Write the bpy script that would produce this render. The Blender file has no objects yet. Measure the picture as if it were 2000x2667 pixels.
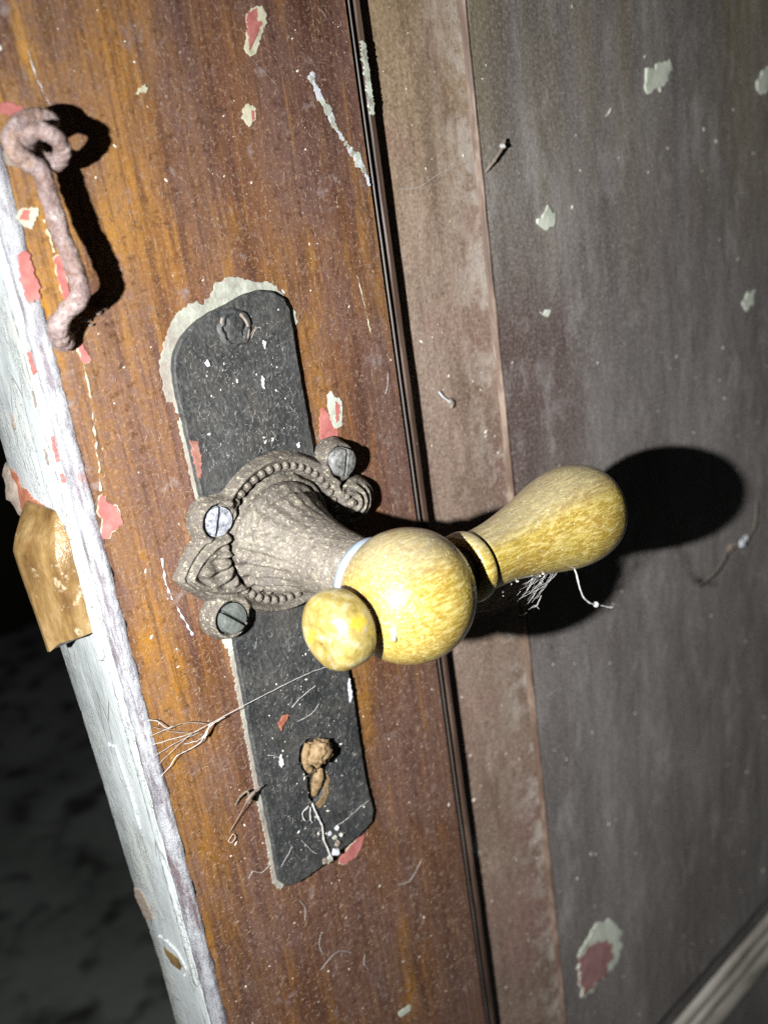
import bpy, bmesh, math, random
from mathutils import Vector, Matrix, noise as mnoise

random.seed(11)
MM = 0.001
scene = bpy.context.scene
COL = scene.collection

# ------------------------------------------------------------------ camera
# world: X runs along the door to the right, Z up, the door faces -Y
cam_d = bpy.data.cameras.new('camera')
cam = bpy.data.objects.new('camera', cam_d); COL.objects.link(cam)
cam_d.sensor_fit = 'VERTICAL'; cam_d.sensor_height = 36.0; cam_d.sensor_width = 27.0
cam_d.lens = 2500.0 / 2667.0 * 36.0
cam_d.clip_start = 0.01; cam_d.clip_end = 60.0
R = Vector((0.73312172, -0.32822558, 0.59565133))     # door right  seen in camera axes (right, down, forward)
D = Vector((0.13867124, 0.9295755, 0.34155478))       # door down
I = Vector((-0.66580991, -0.16780152, 0.72700744))    # into the door
cx = Vector((R.x, I.x, -D.x)); cy = -Vector((R.y, I.y, -D.y)); cz = -Vector((R.z, I.z, -D.z))
m3 = Matrix((cx, cy, cz)).transposed()
cam.matrix_world = Matrix.Translation((-0.15381858, -0.23697716, 0.10567439)) @ m3.to_4x4()
cam_d.dof.use_dof = True
cam_d.dof.focus_distance = 0.285
cam_d.dof.aperture_fstop = 10.0
scene.camera = cam

# ------------------------------------------------------------------ world, torch, exposure
w = bpy.data.worlds.new('World'); scene.world = w; w.use_nodes = True
w.node_tree.nodes['Background'].inputs[0].default_value = (0.55, 0.6, 0.7, 1)
w.node_tree.nodes['Background'].inputs[1].default_value = 0.006
LPOS = Vector((-243, -182, 105)) * MM
LAIM = Vector((310, 0, -165)) * MM
ld = bpy.data.lights.new('torch', 'SPOT')
ld.energy = 12.0; ld.color = (1.0, 0.985, 0.96)
ld.shadow_soft_size = 0.0035
ld.spot_size = math.radians(90); ld.spot_blend = 1.0
lo = bpy.data.objects.new('torch', ld); COL.objects.link(lo)
lo.location = LPOS
lo.rotation_euler = (LAIM - LPOS).to_track_quat('-Z', 'Y').to_euler()
# the same torch's wide spill around its beam
sd = bpy.data.lights.new('torch_spill', 'POINT'); sd.energy = 6.4; sd.color = ld.color; sd.shadow_soft_size = 0.0035
so = bpy.data.objects.new('torch_spill', sd); COL.objects.link(so); so.location = LPOS
vs = scene.view_settings
vs.view_transform = 'Standard'; vs.look = 'None'; vs.gamma = 1.0; vs.exposure = 0.0
vs.use_curve_mapping = False
scene.cycles.use_denoising = False
scene.cycles.max_bounces = 6

# ------------------------------------------------------------------ material helper
class MT:
    def __init__(s, name):
        s.m = bpy.data.materials.new(name); s.m.use_nodes = True
        s.t = s.m.node_tree; s.n = s.t.nodes; s.b = s.n['Principled BSDF']
        s.geo = None
    def L(s, a, b): s.t.links.new(a, b)
    def put(s, sock, v):
        if isinstance(v, bpy.types.NodeSocket): s.L(v, sock)
        elif isinstance(v, (tuple, list)) and len(v) == 3 and len(sock.default_value) == 4: sock.default_value = (*v, 1)
        else: sock.default_value = v
    def co(s, scale=(1, 1, 1), loc=(0, 0, 0)):
        tc = s.n.new('ShaderNodeTexCoord'); mp = s.n.new('ShaderNodeMapping')
        s.L(tc.outputs['Object'], mp.inputs[0]); mp.inputs['Scale'].default_value = scale; mp.inputs['Location'].default_value = loc
        return mp.outputs[0]
    def xyz(s, sep):
        tc = s.n.new('ShaderNodeTexCoord'); sp = s.n.new('ShaderNodeSeparateXYZ')
        s.L(tc.outputs['Object'], sp.inputs[0]); return sp.outputs[sep]
    def normal(s, sep):
        g = s.n.new('ShaderNodeNewGeometry'); sp = s.n.new('ShaderNodeSeparateXYZ')
        s.L(g.outputs['Normal'], sp.inputs[0]); return sp.outputs[sep]
    def noise(s, scale, detail=4, rough=0.6, stretch=(1, 1, 1), loc=(0, 0, 0), dist=0.0):
        nd = s.n.new('ShaderNodeTexNoise'); s.L(s.co(stretch, loc), nd.inputs['Vector'])
        nd.inputs['Scale'].default_value = scale; nd.inputs['Detail'].default_value = detail
        nd.inputs['Roughness'].default_value = rough; nd.inputs['Distortion'].default_value = dist
        return nd.outputs[0]
    def vor(s, scale, feature='F1', stretch=(1, 1, 1), loc=(0, 0, 0), rnd=1.0, vec=None):
        nd = s.n.new('ShaderNodeTexVoronoi'); nd.feature = feature
        s.L(vec if vec is not None else s.co(stretch, loc), nd.inputs['Vector']); nd.inputs['Scale'].default_value = scale
        nd.inputs['Randomness'].default_value = rnd
        return nd.outputs[0]
    def ramp(s, fac, stops, interp='LINEAR'):
        r = s.n.new('ShaderNodeValToRGB'); r.color_ramp.interpolation = interp
        el = r.color_ramp.elements
        while len(el) < len(stops): el.new(0.5)
        for e, (p, c) in zip(el, stops):
            e.position = p; e.color = (c, c, c, 1) if not isinstance(c, (tuple, list)) else (*c, 1)
        s.put(r.inputs[0], fac); return r.outputs[0]
    def mix(s, fac, a, b, mode='MIX'):
        nd = s.n.new('ShaderNodeMix'); nd.data_type = 'RGBA'; nd.blend_type = mode
        s.put(nd.inputs[0], fac); s.put(nd.inputs[6], a); s.put(nd.inputs[7], b); return nd.outputs[2]
    def math(s, op, a, b=0.0, clamp=False):
        nd = s.n.new('ShaderNodeMath'); nd.operation = op; nd.use_clamp = clamp
        s.put(nd.inputs[0], a); s.put(nd.inputs[1], b); return nd.outputs[0]
    def rng(s, v, a, b, c=0.0, d=1.0):
        nd = s.n.new('ShaderNodeMapRange'); s.put(nd.inputs[0], v)
        for i, q in enumerate((a, b, c, d)): nd.inputs[i + 1].default_value = q
        return nd.outputs[0]
    def bump(s, *hs):
        prev = None
        for h, dist in hs:
            nd = s.n.new('ShaderNodeBump'); nd.inputs['Distance'].default_value = dist; nd.inputs['Strength'].default_value = 1.0
            s.put(nd.inputs['Height'], h)
            if prev is not None: s.L(prev, nd.inputs['Normal'])
            prev = nd.outputs[0]
        s.L(prev, s.b.inputs['Normal'])
    def fin(s, col, rough=0.5, metal=0.0, spec=0.5, coat=0.0):
        s.put(s.b.inputs['Base Color'], col); s.put(s.b.inputs['Roughness'], rough); s.put(s.b.inputs['Metallic'], metal)
        s.b.inputs['Specular IOR Level'].default_value = spec
        if coat: s.b.inputs['Coat Weight'].default_value = coat; s.b.inputs['Coat Roughness'].default_value = 0.12
        return s.m

def dust_specks(t, c, amount=1.0, loc=(0, 0, 0)):
    """pale specks of dust and flecks"""
    v = t.vor(330, loc=loc); sp = t.ramp(v, [(0.0, 1.0), (0.10, 1.0), (0.14, 0.0)])
    gate = t.ramp(t.noise(60, 2, loc=(3, 1, 2)), [(0.56, 0.0), (0.66, 1.0)])
    c = t.mix(t.math('MULTIPLY', t.math('MULTIPLY', sp, gate), 0.30 * amount), c, (0.62, 0.58, 0.52))
    return c

def mat_stile():
    t = MT('grained_varnish')
    x = t.xyz(0); z = t.xyz(2)
    warp = t.math('MULTIPLY', t.math('SUBTRACT', t.noise(30, 5, 0.68, (1, 1, 0.30)), 0.5), 0.085)
    xb = t.rng(t.math('ADD', x, warp), -0.062, 0.058)
    AM, BR, MV, GR = (.290, .132, .014), (.150, .064, .022), (.105, .050, .036), (.105, .066, .052)
    base = t.ramp(xb, [(0.0, AM), (0.14, AM), (0.24, BR), (0.34, (.20, .080, .020)), (0.46, MV), (0.56, BR), (0.66, AM), (0.78, BR), (0.88, MV), (1.0, GR)])
    # the upper middle has dulled to mauve, the lower stile to a plain brown
    hi = t.math('MULTIPLY', t.rng(t.math('ADD', z, t.math('MULTIPLY', warp, 1.2)), .060, .105), t.rng(t.math('ADD', x, warp), -.050, .010))
    c = t.mix(t.math('MULTIPLY', hi, .80), base, (.115, .056, .042))
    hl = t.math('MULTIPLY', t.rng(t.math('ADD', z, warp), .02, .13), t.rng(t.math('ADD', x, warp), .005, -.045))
    c = t.mix(t.math('MULTIPLY', hl, .75), c, (.40, .205, .040))  # honey upper left: amber varnish plus torch brightness painted into the colour
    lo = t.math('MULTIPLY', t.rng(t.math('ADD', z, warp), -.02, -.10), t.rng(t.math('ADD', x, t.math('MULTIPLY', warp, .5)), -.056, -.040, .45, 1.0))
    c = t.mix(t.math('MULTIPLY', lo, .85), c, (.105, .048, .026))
    fine = t.noise(760, 3, 0.75); mid = t.noise(300, 6, .8, loc=(1, 4, 1)); grit = t.noise(1300, 2, .6, loc=(5, 4, 1))
    s2 = t.noise(110, 6, 0.68, (1, 1, 0.10), loc=(.9, 0, .4)); s1 = t.noise(640, 4, 0.7, (1, 1, 0.035), loc=(.3, 0, .1))
    c = t.mix(t.ramp(s2, [(0.38, .90), (0.53, 0.0)]), c, (.062, .027, .019))
    c = t.mix(t.ramp(t.noise(70, 5, .65, (1, 1, .12), loc=(2.2, 0, .7)), [(0.55, 0.0), (0.66, .65)]), c, (.31, .145, .015))
    # mauve clouds where the varnish has bloomed, broken by the grain
    cl = t.noise(34, 7, 0.70, (1, 1, .40), loc=(5, 0, 2))
    bloom = t.math('MULTIPLY', t.ramp(cl, [(0.42, 0.0), (0.56, 1.0)]), t.ramp(mid, [(0.36, 0.35), (0.56, 1.0)]))
    c = t.mix(t.math('MULTIPLY', bloom, 0.85), c, (.125, .074, .064))
    c = t.mix(t.ramp(s1, [(0.37, .52), (0.50, 0.0)]), c, (.055, .024, .016))
    c = t.mix(t.ramp(s1, [(0.55, 0.0), (0.68, .34)]), c, (.36, .180, .040))
    c = t.mix(t.math('MULTIPLY', t.ramp(fine, [(0.56, 0.0), (0.68, 1.0)]), 0.42), c, (.40, .24, .12))
    c = t.mix(t.math('MULTIPLY', t.ramp(mid, [(0.36, 1.0), (0.47, 0.0)]), 0.72), c, (.036, .016, .014))
    c = t.mix(t.math('MULTIPLY', t.ramp(grit, [(0.56, 0.0), (0.74, 1.0)]), 0.30), c, (.45, .34, .23))
    smudge = t.ramp(t.noise(95, 6, .78, loc=(7, 2, 9)), [(0.58, 0.0), (0.68, 0.75)])
    c = t.mix(smudge, c, (.24, .195, .19))
    c = t.mix(t.ramp(t.noise(48, 5, .7, loc=(17, 2, 9)), [(0.64, 0.0), (0.72, 0.5)]), c, (.14, .115, .12))
    c = dust_specks(t, c)
    t.bump((fine, 0.00012), (s1, 0.00010))
    return t.fin(c, t.rng(fine, .3, .7, .38, .66), spec=0.4)

def mat_panel(name, tones, top=None, stain=None, purple=None, rough=(.45, .75)):
    t = MT(name)
    big = t.noise(22, 5, .6, (1, 1, .35)); fine = t.noise(800, 5, .75, loc=(3, 1, 4)); st = t.noise(110, 5, .6, (1, 1, .12))
    c = t.ramp(big, [(0.30, tones[0]), (0.5, tones[1]), (0.70, tones[2])])
    if top: c = t.mix(t.math('MULTIPLY', t.rng(t.xyz(2), .02, .17), t.ramp(t.noise(30, 3, .6, (1, 1, .1)), [(.40, 0.1), (.6, .9)])), c, top)
    if purple:
        fx = t.math('MULTIPLY', t.ramp(t.rng(t.math('ADD', t.xyz(0), t.math('MULTIPLY', t.math('SUBTRACT', st, .5), .05)), .107, .165), [(0.0, 1.0), (.55, .8), (1.0, 0.0)]),
                    t.ramp(t.rng(t.math('ADD', t.xyz(2), t.math('MULTIPLY', t.math('SUBTRACT', big, .5), .10)), -.09, .085), [(0.0, 0.0), (.35, .8), (.72, 1.0), (1.0, 0.0)]))
        c = t.mix(t.math('MULTIPLY', fx, .85), c, purple)
    c = t.mix(t.ramp(st, [(0.36, .30), (0.5, 0.0)]), c, tuple(v * .5 for v in tones[0]))
    c = t.mix(t.ramp(t.noise(55, 6, .7, (1, 1, .5), loc=(6, 6, 1)), [(0.52, 0.0), (0.66, .55)]), c, tuple(min(.6, v * 1.35) for v in tones[2]))
    if stain: c = t.mix(t.ramp(t.noise(16, 4, .6, loc=(4, 4, 4)), [(.5, 0.0), (.62, .6)]), c, stain)
    c = t.mix(t.math('MULTIPLY', t.ramp(fine, [(0.50, 0.0), (0.66, 1.0)]), .40), c, tuple(min(.7, v * 2.0) for v in tones[2]))
    c = t.mix(t.math('MULTIPLY', t.ramp(fine, [(0.34, 1.0), (0.46, 0.0)]), .5), c, tuple(v * .4 for v in tones[0]))
    if stain:
        near = t.ramp(t.rng(t.xyz(0), .088, .107), [(0.0, 0.0), (1.0, 1.0)])
        c = t.mix(t.math('MULTIPLY', near, t.ramp(t.noise(85, 6, .75, loc=(2, 9, 4)), [(.46, 0.0), (.58, .85)])), c, (.42, .38, .34))
        c = t.mix(t.ramp(t.noise(60, 5, .7, (1, 1, .2), loc=(9, 9, 4)), [(.56, 0.0), (.66, .6)]), c, (.11, .065, .05))
    c = dust_specks(t, c, 1.0, (1, 5, 2))
    lump = t.noise(120, 4, .6, (1, 1, .5), loc=(2, 2, 2))
    t.bump((fine, 0.00020), (lump, 0.0006))
    return t.fin(c, t.rng(fine, .3, .7, *rough), spec=0.4)

def mat_white():
    t = MT('white_gloss_paint')
    n = t.noise(60, 6, .65, (1, 1, .35)); f = t.noise(500, 5, .7)
    c = t.ramp(n, [(0.32, (.25, .28, .28)), (0.46, (.385, .42, .43)), (0.70, (.46, .495, .51))])
    c = t.mix(t.ramp(t.noise(45, 5, .7, (1, 1, .5), loc=(2, 7, 1)), [(.60, 0.0), (.70, .6)]), c, (.36, .36, .30))
    c = t.mix(t.ramp(t.noise(90, 5, .7, loc=(9, 7, 1)), [(.68, 0.0), (.73, .8)]), c, (.55, .45, .20))
    cr = t.ramp(t.vor(120, 'DISTANCE_TO_EDGE', (1, 1, .25), loc=(1, 1, 1)), [(0.0, 1.0), (0.025, 0.0)])
    gate = t.ramp(t.noise(35, 3), [(.50, 0.0), (.60, .8)])
    c = t.mix(t.math('MULTIPLY', cr, gate), c, (.16, .15, .13))
    fl = t.ramp(t.noise(70, 6, .75, (1, 1, .35), loc=(8, 8, 2)), [(.54, 0.0), (.56, 1.0)])
    c = t.mix(t.math('MULTIPLY', fl, .5), c, (.42, .44, .40))
    c = t.mix(t.ramp(t.noise(260, 4, .8, (1, 1, .5), loc=(2, 1, 2)), [(.62, 0.0), (.70, .6)]), c, (.20, .19, .17))
    t.bump((n, 0.0009), (f, 0.00022), (fl, .00035), (t.math('MULTIPLY', cr, gate), -0.0004))
    return t.fin(c, t.rng(f, .3, .7, .25, .5), spec=0.5)

def mat_lip():
    t = MT('bluish_paint_lip')
    n = t.noise(150, 7, .75, (1, 1, .4), loc=(3, 0, 0)); f = t.noise(520, 5, .8, (1, 1, .6)); st = t.noise(420, 6, .75, (1, 1, .12), loc=(3, 3, 3))
    c = t.ramp(n, [(0.34, (.17, .165, .185)), (0.48, (.33, .345, .375)), (0.64, (.44, .46, .48))])
    c = t.mix(t.ramp(st, [(.40, .8), (.50, 0.0)]), c, (.13, .10, .12))
    c = t.mix(t.ramp(t.noise(75, 6, .75, (1, 1, .22), loc=(6, 2, 2)), [(.54, 0.0), (.62, .9)]), c, (.14, .10, .11))
    c = t.mix(t.ramp(t.noise(40, 4, .7, (1, 1, .3), loc=(6, 8, 2)), [(.62, 0.0), (.66, .9)]), c, (.36, .12, .10))
    c = t.mix(t.ramp(t.noise(60, 4, .7, (1, 1, .3), loc=(1, 8, 5)), [(.64, 0.0), (.70, .8)]), c, (.42, .36, .14))
    t.bump((n, 0.0016), (f, 0.0009), (st, .0006))
    return t.fin(c, .4)

def mat_plain(name, cols, scale=300, rough=.6, bump=0.0003, detail=5, metal=0.0, spec=.5, stretch=(1, 1, 1), specks=0.0):
    t = MT(name); n = t.noise(scale, detail, .65, stretch)
    k = len(cols); c = t.ramp(n, [(0.32 + 0.36 * i / max(1, k - 1), q) for i, q in enumerate(cols)])
    if specks: c = dust_specks(t, c, specks, (4, 4, 1))
    t.bump((n, bump)); return t.fin(c, rough, metal, spec)

def mat_plate():
    t = MT('blackened_iron')
    n = t.noise(45, 6, .65); f = t.noise(700, 4, .75, (1, 1, .8)); h = t.noise(300, 4, .6, (1, 1, .5), dist=2.0, loc=(1, 2, 3))
    c = t.ramp(n, [(0.32, (.016, .018, .019)), (0.52, (.034, .036, .036)), (0.68, (.060, .059, .060))])
    c = t.mix(t.ramp(t.xyz(2), [(0.0, .0), (.02, 0.0)]), c, c)
    c = t.mix(t.math('MULTIPLY', t.ramp(t.math('ABSOLUTE', t.math('SUBTRACT', h, .5)), [(0.0, 1.0), (.018, 0.0)]), .30), c, (.20, .21, .20))
    c = t.mix(t.math('MULTIPLY', t.ramp(f, [(0.54, 0.0), (0.68, 1.0)]), .50), c, (.14, .145, .14))
    c = t.mix(t.math('MULTIPLY', t.ramp(f, [(0.34, 1.0), (0.46, 0.0)]), .6), c, (.02, .022, .024))
    c = t.mix(t.ramp(t.noise(38, 6, .75, loc=(4, 4, 9)), [(.52, 0.0), (.66, .55)]), c, (.085, .076, .066))
    c = dust_specks(t, c, .7, (8, 1, 1))
    t.bump((f, 0.0003), (h, 0.0004))
    return t.fin(c, t.rng(f, .3, .7, .45, .75), spec=.4)

def mat_bronze(name='dusty_bronze', dark=1.0):
    t = MT(name)
    n = t.noise(90, 6, .7); f = t.noise(900, 3, .75); g = t.noise(330, 5, .75, loc=(2, 2, 2))
    c = t.ramp(n, [(0.30, (.060 * dark, .053 * dark, .046 * dark)), (0.5, (.105 * dark, .093 * dark, .078 * dark)), (0.70, (.17 * dark, .153 * dark, .125 * dark))])
    c = t.mix(t.math('MULTIPLY', t.ramp(g, [(.55, 0.0), (.68, 1.0)]), .45), c, (.30, .275, .19))
    c = t.mix(t.math('MULTIPLY', t.ramp(f, [(.57, 0.0), (.66, 1.0)]), .75), c, (.46, .43, .33))
    c = t.mix(t.math('MULTIPLY', t.ramp(f, [(.34, 1.0), (.46, 0.0)]), .65), c, (.06, .048, .042))
    t.bump((f, 0.0005), (g, 0.00035), (n, .0006))
    return t.fin(c, .62, 0.0, .5)

def mat_horn():
    """old yellow lacquered turned wood with a fine lengthwise craquelure"""
    t = MT('crazed_yellow_lacquer')
    wob = t.noise(200, 3, .6)
    vec = t.n.new('ShaderNodeVectorMath'); vec.operation = 'ADD'
    cmb = t.n.new('ShaderNodeCombineXYZ'); d = t.math('MULTIPLY', t.math('SUBTRACT', wob, .5), .0006)
    for i in range(3): t.L(d, cmb.inputs[i])
    t.L(t.co((.20, 1, 1)), vec.inputs[0]); t.L(cmb.outputs[0], vec.inputs[1])
    ed = t.vor(1250, 'DISTANCE_TO_EDGE', vec=vec.outputs[0])
    ed2 = t.vor(1900, 'DISTANCE_TO_EDGE', vec=vec.outputs[0])
    line = t.ramp(ed, [(0.0, 1.0), (.06, .8), (.16, 0.0)]); line2 = t.ramp(ed2, [(0.0, 1.0), (.10, 0.0)])
    n = t.noise(45, 5, .6, (.5, 1, 1)); g = t.noise(130, 4, .65, (.25, 1, 1), loc=(4, 4, 4))
    c = t.ramp(n, [(0.30, (.21, .130, .012)), (0.5, (.30, .210, .026)), (0.70, (.36, .275, .050))])
    c = t.mix(t.ramp(g, [(.36, .6), (.52, 0.0)]), c, (.24, .13, .012))
    c = t.mix(t.math('MULTIPLY', line, .34), c, (.52, .45, .20))
    gr = t.noise(1150, 2, .6, (.13, 1, 1), loc=(3, 3, 7))
    c = t.mix(t.ramp(gr, [(.38, .60), (.50, 0.0)]), c, (.185, .105, .010))
    c = t.mix(t.ramp(gr, [(.53, 0.0), (.64, .6)]), c, (.52, .45, .20))
    c = t.mix(t.ramp(t.noise(70, 5, .7, loc=(1, 6, 2)), [(.56, 0.0), (.68, .6)]), c, (.24, .20, .09))
    c = t.mix(t.math('MULTIPLY', line2, .25), c, (.56, .47, .18))
    # settled dust on what faces up
    up = t.normal(2); f = t.noise(900, 4, .7)
    du = t.math('MULTIPLY', t.ramp(up, [(.50, 0.0), (.85, 1.0)]), t.ramp(f, [(.30, .45), (.6, 1.0)]))
    c = t.mix(t.math('MULTIPLY', du, .60), c, (.27, .26, .21))
    c = t.mix(t.math('MULTIPLY', t.ramp(t.vor(420, loc=(1, 1, 8)), [(.08, 1.0), (.12, 0.0)]), .6), c, (.75, .74, .70))
    t.bump((line, -0.00006), (n, .0003), (gr, .00010))
    m = t.fin(c, t.rng(f, .3, .7, .28, .46), spec=.5, coat=.75)
    t.b.inputs['Coat Roughness'].default_value = .11
    return m

def mat_button():
    t = MT('worn_button_lacquer')
    n = t.noise(220, 6, .7); f = t.noise(800, 4, .7); g = t.noise(120, 4, .6, loc=(3, 3, 3))
    c = t.ramp(n, [(.34, (.17, .120, .025)), (.50, (.27, .215, .070)), (.66, (.36, .33, .22))])
    c = t.mix(t.ramp(g, [(.56, 0.0), (.64, .9)]), c, (.36, .27, .03))
    c = t.mix(t.ramp(t.noise(160, 4, .6, loc=(9, 3, 3)), [(.60, 0.0), (.68, .7)]), c, (.25, .22, .22))
    t.bump((n, .0006), (f, .00012))
    return t.fin(c, .34, spec=.5, coat=.4)

def mat_hook():
    t = MT('dusty_iron_rod')
    n = t.noise(150, 6, .7); f = t.noise(900, 4, .75); r = t.noise(70, 4, .6, loc=(5, 5, 5))
    c = t.ramp(n, [(.32, (.115, .075, .070)), (.48, (.25, .185, .178)), (.68, (.36, .295, .285))])
    c = t.mix(t.ramp(r, [(.54, 0.0), (.66, .8)]), c, (.32, .20, .13))
    c = t.mix(t.math('MULTIPLY', t.ramp(f, [(.38, 1.0), (.50, 0.0)]), .7), c, (.10, .06, .05))
    c = t.mix(t.ramp(t.noise(230, 5, .75, loc=(11, 3, 5)), [(.36, .8), (.46, 0.0)]), c, (.13, .070, .045))
    c = t.mix(t.ramp(t.noise(330, 5, .75, loc=(1, 9, 1)), [(.56, 0.0), (.64, .6)]), c, (.46, .40, .39))
    t.bump((n, .0016), (f, .0007)); return t.fin(c, .6)

def mat_brass():
    t = MT('tarnished_brass')
    n = t.noise(130, 5, .65, (1, 1, .35)); g = t.noise(55, 5, .65, (1, 1, .4), loc=(2, 2, 2)); f = t.noise(700, 4, .7, (1, 1, .5))
    c = t.ramp(n, [(.32, (.095, .050, .018)), (.5, (.19, .118, .045)), (.68, (.29, .205, .095))])
    c = t.mix(t.ramp(g, [(.55, 0.0), (.68, .75)]), c, (.34, .235, .085))
    c = t.mix(t.ramp(t.noise(80, 5, .7, loc=(6, 6, 6)), [(.58, 0.0), (.64, .85)]), c, (.42, .36, .24))
    c = t.mix(t.math('MULTIPLY', t.ramp(f, [(.34, 1.0), (.46, 0.0)]), .55), c, (.16, .08, .025))
    t.bump((n, .0005), (f, .00025)); return t.fin(c, t.rng(f, .3, .7, .20, .45), .12, .6)

def mat_floor():
    t = MT('dirty_floor')
    n = t.noise(4, 5, .6); v = t.noise(14, 3, .55, loc=(3, 1, 0)); p = t.noise(26, 2, .5, loc=(8, 3, 0))
    c = t.ramp(n, [(.30, (.30, .34, .31)), (.55, (.60, .66, .625)), (.72, (.72, .78, .75))])
    c = t.mix(t.ramp(v, [(.34, .85), (.50, 0.0)]), c, (.06, .066, .055))
    c = t.mix(t.ramp(p, [(.66, 0.0), (.72, .8)]), c, (.55, .60, .62))
    t.bump((v, .004)); return t.fin(c, .8)

M = {
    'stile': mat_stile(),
    'bevel': mat_panel('dusty_brown_margin', [(.115, .076, .058), (.172, .122, .094), (.235, .182, .148)], top=(.30, .22, .125), stain=(.20, .115, .10)),
    'rim': mat_plain('worn_rose_arris', [(.07, .042, .030), (.115, .074, .053), (.27, .21, .165)], 110, .6, .0005, stretch=(1, 1, .35)),
    'field': mat_panel('dusty_dark_panel', [(.128, .113, .108), (.182, .167, .160), (.245, .231, .224)], top=(.195, .162, .092), purple=(.085, .045, .038)),
    'reed': mat_plain('dark_reed', [(.05, .042, .037), (.11, .095, .085)], 200, .5, .0003, stretch=(1, 1, .1)),
    'fillet': mat_plain('brown_fillet', [(.030, .018, .013), (.062, .037, .026), (.12, .082, .062)], 160, .55, .0003, stretch=(1, 1, .12), specks=.6),
    'mould': mat_plain('grey_mould', [(.20, .185, .16), (.36, .34, .30), (.50, .48, .43)], 90, .6, .0006, stretch=(.2, 1, 1)),
    'core': mat_plain('dark_wood_core', [(.05, .03, .02), (.09, .055, .035)], 200, .8),
    'white': mat_white(), 'lip': mat_lip(),
    'pink': mat_plain('pink_primer', [(.28, .085, .078), (.36, .120, .110), (.42, .17, .15)], 260, .7, .0002),
    'redox': mat_plain('red_oxide_paint', [(.17, .060, .032), (.27, .095, .055), (.34, .16, .10)], 200, .7, .0003),
    'cream': mat_plain('cream_underpaint', [(.34, .32, .22), (.46, .45, .33), (.54, .54, .43)], 260, .6, .0003),
    'mint': mat_plain('pale_green_paint', [(.30, .335, .275), (.41, .455, .385), (.49, .535, .46)], 220, .6, .0004),
    'halo': None,
    'pinkp': mat_plain('faded_pink_primer', [(.24, .120, .118), (.31, .165, .16), (.38, .23, .22)], 90, .7, .0004),
    'mint_lifted': mat_plain('pale_green_paint_lightened', [(.42, .46, .38), (.56, .61, .52), (.64, .68, .60)], 120, .6, .0005),  # same paint as mint, colour lightened to offset the torch's falloff on the panel
    'umber': mat_plain('brownish_pink_paint', [(.15, .065, .05), (.24, .11, .085), (.30, .17, .14)], 300, .7, .0004),
    'chalk': mat_plain('chalky_white', [(.36, .38, .41), (.50, .53, .58), (.60, .62, .66)], 260, .7, .0005),
    'plate': mat_plate(), 'bronze': mat_bronze(), 'neck': mat_bronze('dusty_bronze_neck', 1.12),
    'screw': mat_plain('scraped_steel', [(.07, .07, .068), (.21, .215, .21), (.36, .37, .38)], 620, .45, .0005, metal=.25),
    'screwdark': mat_plain('dark_steel', [(.075, .085, .08), (.12, .135, .128), (.17, .185, .175)], 420, .5, .0004, metal=.2),
    'screwblue': mat_plain('bare_blue_steel', [(.06, .06, .07), (.34, .36, .42), (.55, .58, .64)], 520, .35, .0006, metal=.25),
    'horn': mat_horn(), 'button': mat_button(), 'ferrule': mat_plain('pale_blue_ferrule', [(.22, .27, .34), (.32, .39, .48)], 200, .4, .0002),
    'hook': mat_hook(), 'brass': mat_brass(),
    'rust': mat_plain('brown_rust', [(.10, .060, .025), (.21, .140, .068), (.30, .215, .12)], 420, .75, .0010),
    'slot': mat_plain('keyhole_dark', [(.008, .007, .006), (.02, .016, .012)], 200, .9),
    'web': mat_plain('dusty_cobweb', [(.30, .29, .28), (.48, .48, .47)], 900, .8, .0001),
    'webfine': mat_plain('thin_cobweb', [(.22, .21, .20), (.34, .33, .32)], 900, .8, .0001),
    'fibre': mat_plain('dust_fibre', [(.24, .17, .115), (.42, .32, .24)], 900, .8, .0001),
    'fleck': mat_plain('dust_fleck', [(.55, .51, .42), (.72, .70, .64)], 900, .8, .0001),
    'grime': mat_plain('dust_grime', [(.15, .12, .10), (.26, .22, .18)], 500, .9, .0005),
    'husk': mat_plain('insect_husk', [(.09, .07, .05), (.20, .16, .13)], 500, .7, .0002),
    'floor': mat_floor(),
    'wall': mat_plain('dark_far_wall', [(.020, .018, .014), (.05, .045, .03), (.10, .075, .035)], 6, .9, .001, stretch=(1, 1, .15)),
}
def mat_halo():
    t = MT('old_paint_around_plate')
    n = t.noise(130, 6, .7); g = t.noise(60, 4, .6, loc=(3, 3, 3))
    c = t.ramp(n, [(.32, (.17, .155, .135)), (.5, (.30, .31, .265)), (.68, (.41, .45, .39))])
    low = t.rng(t.xyz(0), -.031, -.012)
    c = t.mix(t.math('MULTIPLY', t.ramp(low, [(0.0, .7), (1.0, 0.0)]), t.ramp(g, [(.40, 0.0), (.55, 1.0)])), c, (.24, .205, .18))
    c = t.mix(t.ramp(t.noise(170, 4, .6, loc=(7, 7, 7)), [(.66, 0.0), (.72, .7)]), c, (.44, .17, .09))
    t.bump((n, .0007)); return t.fin(c, .65)
M['halo'] = mat_halo()

# ------------------------------------------------------------------ mesh helpers (millimetres in: x, out-of-door n, z)
def P(x, n, z): return (x * MM, -n * MM, z * MM)

def link(name, me, mat, parent=None, smooth=False, loc=None, rot=None):
    o = bpy.data.objects.new(name, me); COL.objects.link(o)
    if mat and not me.materials: me.materials.append(M[mat] if isinstance(mat, str) else mat)
    if smooth: me.polygons.foreach_set('use_smooth', [True] * len(me.polygons))
    if parent: o.parent = parent
    if loc: o.location = loc
    if rot: o.rotation_euler = rot
    return o

def mesh(verts, faces):
    me = bpy.data.meshes.new('mesh'); me.from_pydata(verts, [], faces); me.update()
    bm = bmesh.new(); bm.from_mesh(me); bmesh.ops.recalc_face_normals(bm, faces=bm.faces); bm.to_mesh(me); bm.free()
    return me

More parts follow.
